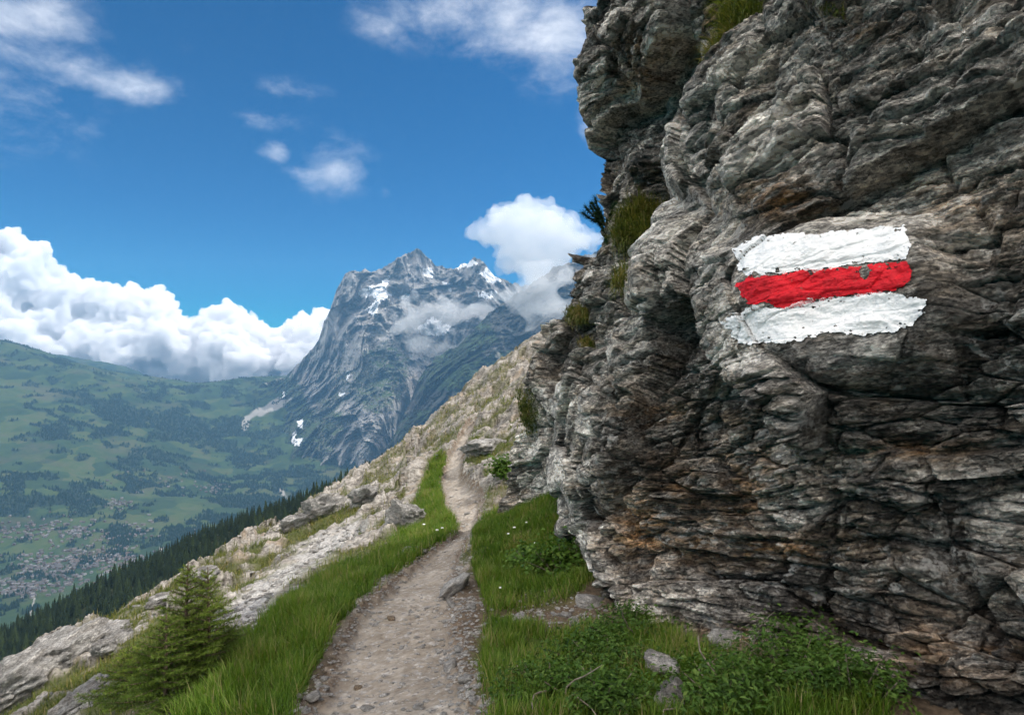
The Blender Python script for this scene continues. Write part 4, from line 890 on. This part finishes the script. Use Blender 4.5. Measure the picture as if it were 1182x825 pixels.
def build_grass():
    A = GROUND_A; Y = GROUND_P[..., 1]; X = GROUND_P[..., 0]; infr = (_gpx > -60) & (_gpx < 1080) & (_gpy < 880) & (Y > 1.6)
    off = 1 - sstep(A['path'], -.10, .03)
    sdl = sstep(np.maximum(sdpoly(_gpx, _gpy, POLY['grass_left']), sdpoly(_gpx, _gpy, POLY['grass_up'])), -6, 6); sdr = sstep(np.maximum(sdpoly(_gpx, _gpy, POLY['grass_right']), sdpoly(_gpx, _gpy, POLY['grass_low'])), -6, 6)
    for nm, W, n, hh, lab, sd in (('grass', sdl * off * infr * (Y < 26), 80000, (.08, .20), 'lush long grass along the outer edge of the trail', 51), ('grass', sdr * off * infr * (Y < 14), 100000, (.05, .145), 'green grass bank between the trail and the cliff foot', 52)):
        P, i, j, g = sample_ground(W * (0.35 + 1.0 * sstep(fbm(GROUND_P * (3.5, 3.5, 0), 3, sd), -.3, .25)) * (1 / np.maximum(Y, 2.5) ** .6), n, sd)
        cl = fbm(P * (2.6, 2.6, 0), 3, sd + 3); cl2 = perlin(P * (7, 7, 0), sd + 6)
        h = (hh[0] + (hh[1] - hh[0]) * g.random(n) ** 1.3) * (1 + .45 * cl) * (1 + .25 * cl2); h = np.clip(h, .05, .5)
        az = g.uniform(0, 6.28, n) + cl * 2.0; lean = np.abs(g.normal(.28, .22, n)) + .12 * np.abs(cl2)
        tint = np.clip(.50 + .38 * cl + .16 * g.normal(size=n) + (g.random(n) < .10) * .5, 0, 1)
        P[:, 2] -= .015; V, F, t = blades(P, h, g.uniform(.0035, .0075, n) * (1 + .06 * np.maximum(P[:, 1] - 4, 0)), lean, az, tint)
        obj(nm, mesh_np(nm, V, F, [M['grass']], dict(tint=t)), kind='stuff', label=lab, cat='grass')
    W = np.clip(A['loose'], 0, 1) * off * infr * (Y < 34) * (A['scree'] < .4) * (Y > 3.5); n = 80000
    P, i, j, g = sample_ground(W / np.maximum(Y, 3) ** .8, n, 53); cl = fbm(P * (1.2, 1.2, 0), 3, 57)
    V, F, t = blades(P, g.uniform(.04, .12, n) * (1 + .03 * P[:, 1]) * (1 + .5 * cl), g.uniform(.004, .008, n) * (1 + .09 * np.maximum(P[:, 1] - 4, 0)), np.abs(g.normal(.35, .3, n)), g.uniform(0, 6.28, n), np.clip(.45 + .35 * cl + .2 * g.normal(size=n), 0, 1), 2)
    obj('alpine_turf', mesh_np('alpine_turf', V, F, [M['dry_grass']], dict(tint=t)), kind='stuff', label='short mossy turf between rocks on the open slope', cat='turf')
build_grass()

def leaves(C, size, nrm, az, tint, aspect=.5, fold=.25):
    """folded leaf diamonds at C, facing nrm"""
    n = len(C); a = np.stack([np.cos(az), np.sin(az), .2 * np.sin(3 * az)], -1); t = a - nrm * (a * nrm).sum(1)[:, None]; t /= np.linalg.norm(t, axis=1)[:, None] + 1e-9; b = np.cross(nrm, t); s = size[:, None]
    V = np.stack([C - t * s * .5, C + b * s * aspect * .5 + nrm * s * fold * .3 , C + t * s * .5 - nrm * s * .12, C - b * s * aspect * .5 + nrm * s * fold * .3], 1)
    i = np.arange(n)[:, None] * 4; F = np.concatenate([i + [0, 1, 2], i + [0, 2, 3]])
    return V.reshape(-1, 3), F, np.repeat(tint, 4)
def leaf_shrub(name, base, rx, ry, rz, n, lsize, m, label, cat, seed, twigs=0, aspect=.55, stems=14, group=None):
    g = np.random.default_rng(seed); root = empty(name, tuple(base), label, cat, group)
    tips = []; parts = []
    for k in range(stems):
        a = g.uniform(0, 6.28); r = math.sqrt(g.random()); tip = np.array([math.cos(a) * rx * r, math.sin(a) * ry * r, rz * (1 - .55 * r * r) * g.uniform(.6, 1.1)])
        mid = tip * (.55, .55, .4) + g.normal(size=3) * .01; pts = [np.array([g.normal() * .02, g.normal() * .02, -.05]), mid, tip]; tips.append((mid, tip)); parts.append(tube(pts, [.005, .004, .002], 5))
    V, F = join(parts); obj('stem', mesh_np('stem', V, F, [M['twig']]), root)
    k = g.integers(len(tips), size=n); t = g.random(n) ** .7; mids = np.array([a for a, b in tips])[k]; tp = np.array([b for a, b in tips])[k]
    C = mids * (1 - t[:, None]) + tp * t[:, None] + g.normal(size=(n, 3)) * np.array([rx, ry, rz]) * .20; C[:, 2] = np.maximum(C[:, 2], .0)
    nr = C / (rx, ry, rz) * .5 + np.array([0, 0, .9]) + g.normal(size=(n, 3)) * .45; nr /= np.linalg.norm(nr, axis=1)[:, None]
    V, F, tn = leaves(C, lsize * g.uniform(.6, 1.25, n), nr, g.uniform(0, 6.28, n), np.clip(.5 + .25 * g.normal(size=n) + .3 * fbm(C * 6, 2, seed), 0, 1), aspect)
    obj('foliage', mesh_np('foliage', V, F, [m], dict(tint=tn), smooth=False), root)
    for q in range(twigs):
        a = g.uniform(0, 6.28); p = np.array([math.cos(a) * rx * .5, math.sin(a) * ry * .5, .02]); pts = [p]; d = np.array([math.cos(a + g.normal()), math.sin(a + g.normal()), g.uniform(.1, .9)])
        for s_ in range(6): d = d + g.normal(size=3) * .35; d /= np.linalg.norm(d); pts.append(pts[-1] + d * .055)
        V, F = tube(pts, np.linspace(.006, .002, 7), 5); obj('twig', mesh_np('twig', V, F, [M['twig']]), root)
    return root
G_ = lambda px, py: gpoint(px, py)
leaf_shrub('leafy_herb', G_(648, 664), .30, .28, .30, 1500, .042, M['herb'], 'bright green leafy herb beside the small yellow flower at the cliff foot', 'plant', 61, aspect=.8)
leaf_shrub('leafy_herb', G_(612, 655), .22, .22, .20, 700, .036, M['herb'], 'low round-leaved herb in the grass left of the yellow flower', 'plant', 62, aspect=.8)
for k, (px, py, rx, rz, n, tw, lab) in enumerate([
    (905, 800, .36, .24, 3600, 8, 'dark leafy dwarf shrub with dry twigs under the brown ledge'),
    (985, 815, .24, .22, 2000, 4, 'small dark dwarf shrub pressed against the nearest cliff buttress'),
    (840, 815, .30, .17, 2600, 6, 'dwarf shrub spreading just right of the pale half-buried boulder'),
    (700, 775, .34, .17, 3200, 4, 'low green dwarf shrub amid grass left of the pale boulder'),
    (735, 735, .30, .15, 2200, 5, 'sparse twiggy dwarf shrub right under the cliff overhang'),
    (630, 800, .26, .12, 1500, 2, 'flat little dwarf shrub in the grass nearest the trail edge'),
    (920, 760, .22, .20, 1600, 3, 'small dwarf shrub growing right below the triangular leaning stone'),
    (690, 822, .26, .18, 2400, 3, 'dwarf shrub at the bottom edge between grass and pale boulder')]):
    leaf_shrub('dwarf_shrub', G_(px, py), rx, rx * .9, rz, n, .030, M['shrub'], lab, 'shrub', 70 + k, tw, .5, 18)
for k, (px, py, lab, lo) in enumerate([(583, 552, 'tiny green bush at the foot of the far cliff column', .35)]):
    leaf_shrub('small_bush', G_(px, py), lo, lo, lo, 700, .09, M['herb'], lab, 'bush', 90 + k)

def flower(px, py, m, label, group=None, s=.022, up=.17):
    p = G_(px, py + 8); root = empty('wild_flower', tuple(p), label, 'flower', group); g = np.random.default_rng(int(px * 7 + py))
    V, F = tube([(0, 0, -.02), (.01, 0, up * .5), (.015, .01, up)], [.0025, .002, .0018], 5); obj('stem', mesh_np('stem', V, F, [M['herb']], dict(tint=np.full(len(V), .5))), root)
    n = 12; az = np.arange(n) * 6.283 / n; s *= .62 * max(1, p[1] / 6); C = np.stack([np.cos(az) * s * .6 + .015, np.sin(az) * s * .6 + .01, up + .004 * np.cos(az * 5)], -1)
    V, F, t = leaves(C, np.full(n, s * 1.3), np.tile([0, -.35, .94], (n, 1)), az, np.ones(n)); obj('petals', mesh_np('petals', V, F, [m], smooth=False), root)
for px, py, sz in [(592, 621, .02), (616, 640, .018), (585, 628, .016), (503, 620, .02), (509, 617, .018), (488, 612, .018), (606, 614, .014), (575, 700, .014)]:
    flower(px, py, M['petal_white'], 'small white flower standing in the grass beside the trail', 'white flowers in the grass', sz)
flower(670, 646, M['petal_yellow'], 'small yellow flower at the cliff foot beside the bright herb', None, .034, .26)

def spruce(px, py, H, Rr, label, seed, nbr=64, tintoff=0.0):
    p = G_(px, py); root = empty('spruce_sapling', tuple(p), label, 'spruce'); g = np.random.default_rng(seed)
    V, F = tube([(0, 0, -.05), (g.normal() * .008, g.normal() * .008, H * .5), (0, 0, H)], [.016, .010, .003], 7); obj('trunk', mesh_np('trunk', V, F, [M['bark']]), root)
    wood = []; NP, ND, NT_ = [], [], []
    for k in range(nbr):
        t = (k + .5) / nbr; zb = H * (.05 + .90 * t ** 1.05); a = k * 2.399 + g.normal() * .25; L = Rr * (1 - t) ** .85 * g.uniform(.75, 1.2) + .03
        d = np.array([math.cos(a), math.sin(a), .18 + .45 * t]); m_ = 7; pts = np.array([np.array([0, 0, zb]) + d * L * u + np.array([0, 0, -.22 * L * u * u + .14 * L * u ** 3]) for u in np.linspace(0, 1, m_)]); wood.append(tube(pts, np.linspace(.005, .0018, m_), 4))
        lines = [pts]
        sd_ = np.cross(d, [0, 0, 1]); sd_ /= np.linalg.norm(sd_)
        for u in np.linspace(.2, .92, max(3, int(L / .035))):
            for s_ in (-1, 1):
                q = pts[0] + (pts[-1] - pts[0]) * u; q[2] = np.interp(u, np.linspace(0, 1, m_), pts[:, 2]); ln = L * (.42 * (1 - u) + .10) * g.uniform(.7, 1.2); dd = d / np.linalg.norm(d) * .7 + s_ * sd_ * .75 + np.array([0, 0, g.normal() * .12 - .08]); lines.append(np.array([q + dd * ln * v for v in np.linspace(0, 1, 4)]))
        for ln in lines:
            leng = np.linalg.norm(np.diff(ln, axis=0), axis=1).sum(); nn = int(leng / .0018) + 3; u = g.random(nn); ii = np.minimum((u * (len(ln) - 1)).astype(int), len(ln) - 2); f = (u * (len(ln) - 1) - ii)[:, None]
            pp = ln[ii] * (1 - f) + ln[ii + 1] * f; dr = ln[-1] - ln[0]; dr = dr / (np.linalg.norm(dr) + 1e-9); nd = dr * .65 + g.normal(size=(nn, 3)) * .55; nd /= np.linalg.norm(nd, axis=1)[:, None]
            NP.append(pp); ND.append(nd); NT_.append(np.clip(.30 + .35 * u + .25 * t + tintoff + g.normal(size=nn) * .12, 0, 1))
    V, F = join(wood); obj('branches', mesh_np('branches', V, F, [M['bark']]), root)
    NP, ND, NT_ = np.concatenate(NP), np.concatenate(ND), np.concatenate(NT_); n = len(NP); ln = g.uniform(.016, .026, n)[:, None]; sv = np.cross(ND, g.normal(size=(n, 3))); sv /= np.linalg.norm(sv, axis=1)[:, None]; w = .0016
    V = np.stack([NP - sv * w, NP + sv * w, NP + ND * ln], 1).reshape(-1, 3); obj('needles', mesh_np('needles', V, np.arange(3 * n).reshape(-1, 3), [M['needle']], dict(tint=np.repeat(NT_, 3)), smooth=False), root)
spruce(215, 800, .90, .34, 'tallest young spruce with a slim leading shoot on the slope edge', 101, 78)
spruce(238, 790, .80, .34, 'second young spruce right behind the tallest one', 102, 60, .05)
spruce(190, 822, .64, .34, 'bushy young spruce with a brownish bare leader, in front of the tallest one', 103, 62, -.05)
spruce(150, 812, .42, .32, 'low spreading young spruce nearest the slabby rock outcrop', 104, 50, .08)

# ------------------------------------------------------------------ plants rooted on the cliff
def ledge_tuft(px, py, rx, rz, n, hl, label, seed, green=0.0, bush=False):
    g = np.random.default_rng(seed); a = np.clip(g.normal(size=(n, 2)) * .5, -1, 1); X = px + a[:, 0] * rx; Yp = py + a[:, 1] * rz
    P, nn, _ = rock_point(X, Yp); c = P.mean(0); sc_ = np.median(P[:, 1]) / FPX
    m_ = np.linalg.norm(P - np.median(P, axis=0), axis=1) < .055 * np.median(P[:, 1]); P, nn = P[m_], nn[m_]; n = len(P)
    az = np.arctan2(-.75, -.62) + g.normal(size=n) * .8; lean = np.abs(g.normal(.75, .5, n)); cl = fbm(P * 5, 3, seed)
    V, F, t = blades(P + nn * (.015 + .10 * g.random((n, 1))) - c, 1.25 * hl * sc_ * g.uniform(.4, 1.0, n) * (1 + .5 * cl), g.uniform(.7, 1.5, n) * sc_, lean, az, np.clip(.45 - green + .4 * cl + .2 * g.normal(size=n), 0, 1), 3, 1.1)
    obj('grass_tuft', mesh_np('grass_tuft', V, F, [M['dry_grass']], dict(tint=t)), None, tuple(c), label, 'grass tuft')
ledge_tuft(838, 25, 34, 60, 6000, 30, 'large green and tan grass tuft hanging at the top of the cliff', 111, .08)
ledge_tuft(818, 70, 20, 24, 1500, 26, 'tan dry grass tuft under the large tuft at the cliff top', 112, -.25)
ledge_tuft(745, 262, 36, 36, 6000, 24, 'large olive grass cushion in the cliff gully beside the pine sprig', 113, .0)
ledge_tuft(758, 340, 11, 14, 900, 18, 'small yellow green tuft on the ledge left of the paint mark', 114, -.05)
ledge_tuft(662, 364, 14, 9, 800, 13, 'mossy tuft under the jutting ledge on the far cliff edge', 115, -.08)
ledge_tuft(618, 476, 11, 24, 1800, 6, 'dark grass tuft on the far cliff edge above the trail', 116, .0)
ledge_tuft(672, 396, 5, 6, 300, 10, 'tiny brown tuft in the middle of the far cliff column', 117, -.2)
ledge_tuft(976, 36, 14, 6, 300, 10, 'thin yellowish moss tuft on the ledge at the cliff top', 118, -.2)
def pine_sprig():
    P, nn, _ = rock_point(np.array([692.0]), np.array([258.0])); p = P[0]; root = empty('pine_sprig', tuple(p), 'small dark green pine sprig sticking out of the left cliff edge', 'pine'); g = np.random.default_rng(121); wood, NP, ND = [], [], []
    for k in range(9):
        d = np.array([-.45 + .3 * g.normal(), -.25, .55 + .5 * g.normal()]); d /= np.linalg.norm(d); L = g.uniform(.14, .34); pts = np.array([d * L * u + np.array([0, 0, .08 * u * u]) for u in np.linspace(0, 1, 6)]) + np.array([0, 0, g.uniform(-.1, .1)]); wood.append(tube(pts, np.linspace(.008, .003, 6), 5))
        n = 260; u = g.random(n) ** .7 * 5; i = np.minimum(u.astype(int), 4); f = (u - i)[:, None]; NP.append(pts[i] * (1 - f) + pts[i + 1] * f); q = d * .7 + g.normal(size=(n, 3)) * .5; ND.append(q / np.linalg.norm(q, axis=1)[:, None])
    V, F = join(wood); obj('stem', mesh_np('stem', V, F, [M['bark']]), root); NP, ND = np.concatenate(NP), np.concatenate(ND); n = len(NP); sv = np.cross(ND, g.normal(size=(n, 3))); sv /= np.linalg.norm(sv, axis=1)[:, None]
    V = np.stack([NP - sv * .004, NP + sv * .004, NP + ND * g.uniform(.05, .09, n)[:, None]], 1).reshape(-1, 3); obj('needles', mesh_np('needles', V, np.arange(3 * n).reshape(-1, 3), [M['dark_needle']], dict(tint=np.repeat(g.random(n), 3)), smooth=False), root)
pine_sprig()

# ------------------------------------------------------------------ stones, boulders and outcrops
def stone_mesh(size, seed, sub=3, planes=14, rough=.05, layer=0.0):
    import bmesh
    g = np.random.default_rng(seed); bm = bmesh.new(); bmesh.ops.create_icosphere(bm, subdivisions=sub, radius=1); bm.verts.ensure_lookup_table()
    d = np.array([v.co[:] for v in bm.verts]); d /= np.linalg.norm(d, axis=1)[:, None]; F = np.array([[v.index for v in f.verts] for f in bm.faces]); bm.free()
    n = g.normal(size=(planes, 3)); n /= np.linalg.norm(n, axis=1)[:, None]; n = np.concatenate([n, [[0, 0, 1], [0, 0, -1], [.05, .1, 1]]]); n /= np.linalg.norm(n, axis=1)[:, None]; h = g.uniform(.62, .95, len(n))
    k = d @ n.T; r = np.where(k > .05, h / np.maximum(k, .05), 9).min(1); r = np.minimum(r, 1.25); V = d * r[:, None]
    V = V + d * (fbm(V * 1.8 + seed, 4, seed % 97) * rough * 2 + ridged(V * (3, 3, 9) + seed, 3, seed % 89) * rough * .5)[:, None]
    if sub >= 5:
        F1, E, ID, Vc, O = cells(V * (2.2, 2.2, 4.5) + seed, 7); V = V + d * ((ID - .5) * .16 + (Vc * O).sum(1) * .14 - .06 * np.exp(-(E / .05) ** 2) + fbm(V * 7, 4, 9) * .03)[:, None]
    if layer: V = V + d * (1, 1, 0) * (perlin(V * (1, 1, 9) + seed, 5) * layer)[:, None]
    return V * np.asarray(size), F
def place_stone(name, px, py, wpx, hpx, label, cat, m, seed, depth=1.0, sink=.3, rot=None, tilt=(0, 0), sub=3, layer=0.0, group=None, Y=None, rough=.05, cut=True):
    p = at(px, py, Y) if Y else G_(px, py); s = p[1] / FPX * .5
    size = (wpx * s, wpx * s * depth, hpx * s); V, F = stone_mesh((1, 1, 1), seed, sub, rough=rough, layer=layer); V = V * size
    c = mesh_np(name, V, F, [M[m]]); o = obj(name, c, None, tuple(p + np.array([0, 0, size[2] * (1 - 2 * sink)])), label, cat, group); o.rotation_euler = (tilt[0], tilt[1], 0 if rot is None else rot); return o
ST = [(526, 684, 44, 22, 'long flat blue-grey slab lying on the right trail edge', 'stone', .55, (.1, -.55), 1.6),
      (602, 718, 20, 15, 'pale angular stone at the left end of the bare soil patch', 'stone', .7, (.2, -.4), 1),
      (683, 700, 30, 18, 'big pale stone on the bare soil right at the cliff foot', 'stone', .7, (0, .15), 1),
      (702, 700, 16, 12, 'tan stone wedged between the big pale stone and the cliff', 'brown_stone', .7, (0, .3), 1),
      (667, 722, 16, 9, 'small flat pale stone just below the big pale stone', 'stone', .8, (0, .1), 1),
      (654, 712, 13, 9, 'small pale stone on the bare soil left of the big pale stone', 'stone', .8, (0, .1), 1),
      (520, 772, 19, 13, 'flat bluish stone on the stony right edge of the trail', 'stone', .6, (.2, -.5), 1.3),
      (538, 786, 15, 9, 'pale chip lying right of the flat bluish trail-edge stone', 'stone', .8, (0, -.2), 1),
      (530, 752, 14, 8, 'pale stone on the trail edge above the flat bluish stone', 'stone', .8, (0, .3), 1),
      (521, 700, 12, 7, 'small grey stone just under the long flat slab', 'stone', .8, (0, .3), 1),
      (545, 702, 12, 8, 'small whitish stone in the grass edge right of the slab', 'stone', .8, (0, .3), 1),
      (451, 715, 10, 5, 'single small tan stone in the middle of the bare trail', 'brown_stone', .8, (0, 0), 1),
      (412, 795, 9, 6, 'single brown stone in the trail below its middle', 'brown_stone', .8, (0, 0), 1),
      (425, 820, 15, 8, 'pale stone at the very near end of the trail', 'stone', .8, (0, .2), 1),
      (482, 819, 13, 9, 'grey stone right of centre at the near end of the trail', 'stone', .8, (0, 0), 1),
      (362, 806, 17, 11, 'largest pale stone along the near left trail edge', 'stone', .8, (0, 0), 1),
      (374, 786, 10, 7, 'small pale stone just above the largest left-edge stone', 'stone', .8, (0, 0), 1),
      (352, 822, 12, 8, 'pale stone at the bottom of the left trail edge', 'stone', .8, (0, .3), 1),
      (377, 798, 8, 6, 'small grey pebble right of the largest left-edge stone', 'stone', .8, (0, .3), 1),
      (547, 812, 14, 9, 'grey stone in the dirt at the near right trail edge', 'stone', .8, (0, .3), 1),
      (776, 818, 40, 52, 'pale upright boulder half buried among the dwarf shrubs', 'pale_rock', .8, (.2, .3), .9),
      (794, 762, 40, 20, 'brown flat block under the cliff overhang', 'brown_stone', .6, (0, .05), 1),
      (826, 766, 34, 17, 'ochre flat block beside the brown block under the overhang', 'brown_stone', .6, (0, -.1), 1),
      (764, 778, 46, 34, 'grey layered block left of the brown block under the overhang', 'stone', .7, (0, .15), 1),
      (868, 760, 60, 24, 'tan layered slab at the cliff foot behind the shrubs', 'brown_stone', .6, (0, .05), 1),
      (850, 738, 70, 20, 'grey broken ledge stone at the cliff foot above the tan slab', 'stone', .6, (0, .05), 1)]
for k, (px, py, w, h, lab, m, dp, tl, _) in enumerate(ST):
    place_stone('loose_stone' if w < 40 else 'rock_block', px, py, w, h, lab, 'stone' if w < 40 else 'rock', m, 400 + k, dp + .4, .28, rng.uniform(-.4, .4), tl, 3 if w < 30 else 4, .06 if h > 15 else 0)
OC = [(70, 770, 120, 62, 'broad cracked grey slab outcrop at the lower left', .9, (.25, -.42), .42, 10), (22, 806, 90, 60, 'leaning slab outcrop at the left picture corner', .9, (.2, -.4), .35, 9),
      (112, 738, 70, 22, 'flat pale slab on top of the cracked outcrop', 1.0, (.1, -.15), .3, 0), (120, 756, 26, 26, 'squarish pale boulder against the right end of the cracked slab', .9, (.1, -.2), .3, 0), (95, 815, 70, 40, 'low slab outcrop below the cracked slab beside the spruces', .9, (.2, -.4), .4, 0), (133, 800, 34, 24, 'small pale boulder between the low slab and the spruces', .9, (.1, -.3), .3, 0),
      (190, 697, 36, 20, 'rounded pale boulder on the slope crest above the spruces', .9, (0, -.2), .35, 0), (237, 672, 34, 20, 'grey boulder on the slope crest at the head of the scree', .9, (0, -.2), .35, 0),
      (468, 612, 40, 46, 'grey slanted boulder standing beside the grassy trail edge', .8, (.1, .35), .3, 0), (375, 596, 50, 44, 'large dark-faced boulder on the rocky crest', .9, (0, -.3), .35, 0), (345, 610, 40, 30, 'brownish boulder left of the large dark-faced one on the crest', .9, (0, -.25), .35, 0), (420, 578, 40, 34, 'grey boulder on the crest right of the large dark-faced one', .9, (0, -.3), .35, 0),
      (600, 545, 60, 30, 'layered grey rock beside the upper trail under the cliff', 1, (0, -.1), .4, 0), (560, 520, 46, 26, 'low layered rock right of the upper trail', 1, (0, -.1), .4, 0), (475, 640, 26, 16, 'small layered rock in the grass below the slanted boulder', 1, (0, -.1), .35, 0)]
for k, (px, py, w, h, lab, dp, tl, sk, _) in enumerate(OC):
    place_stone('boulder' if w < 60 else 'rock_outcrop', px, py, w, h, lab, 'boulder' if w < 60 else 'outcrop', 'pale_rock', 500 + k, dp, sk, rng.uniform(-.3, .3), tl, 5, .10, rough=.07)
def build_gravel():
    """small stones on the trail, its edges and the scree"""
    A = GROUND_A; Y = GROUND_P[..., 1]; infr = (_gpx > -30) & (_gpx < 900) & (_gpy < 870) & (Y > 2)
    base = [stone_mesh((1, 1, .55), 600 + k, 1, 9) for k in range(8)]
    edge = np.exp(-((A['path'] - .02) / .10) ** 2); inner = sstep(A['path'], 0, .1) * .30; soil = np.exp(-((_gpx - 650) / 60) ** 2 - ((_gpy - 706) / 16) ** 2) * 1.2; redge = np.exp(-((_gpx - 535) / 26) ** 2) * (_gpy > 690) * .9
    for nm, W, n, r0, r1, m, lab, sd in (('gravel', (edge + inner + soil + redge) * infr * (Y < 24) / np.maximum(Y, 3) ** .5, 9000, .004, .022, 'stone', 'loose gravel and chips along the trail', 81), ('scree', (A['scree'] + .05 * A['rock'] * (A['loose'] < .5)) * infr * (Y < 34) * (Y > 4), 5200, .012, .075, 'pale_rock', 'pale scree chips strewn down the open slope', 82)):
        P, i, j, g = sample_ground(W, n, sd); parts = []
        for k in range(n):
            V, F = base[g.integers(8)]; s = r0 + (r1 - r0) * g.random() ** 3.2; a = g.uniform(0, 6.28); c, q = math.cos(a), math.sin(a)
            parts.append((V * (s * g.uniform(.8, 1.4), s, s * g.uniform(.6, 1.1)) @ np.array([[c, -q, 0], [q, c, 0], [0, 0, 1]]).T + P[k] + (0, 0, s * .15), F))
        V, F = join(parts); obj(nm, mesh_np(nm, V, F, [M[m]], smooth=False), kind='stuff', label=lab, cat='gravel' if nm == 'gravel' else 'scree')
build_gravel()
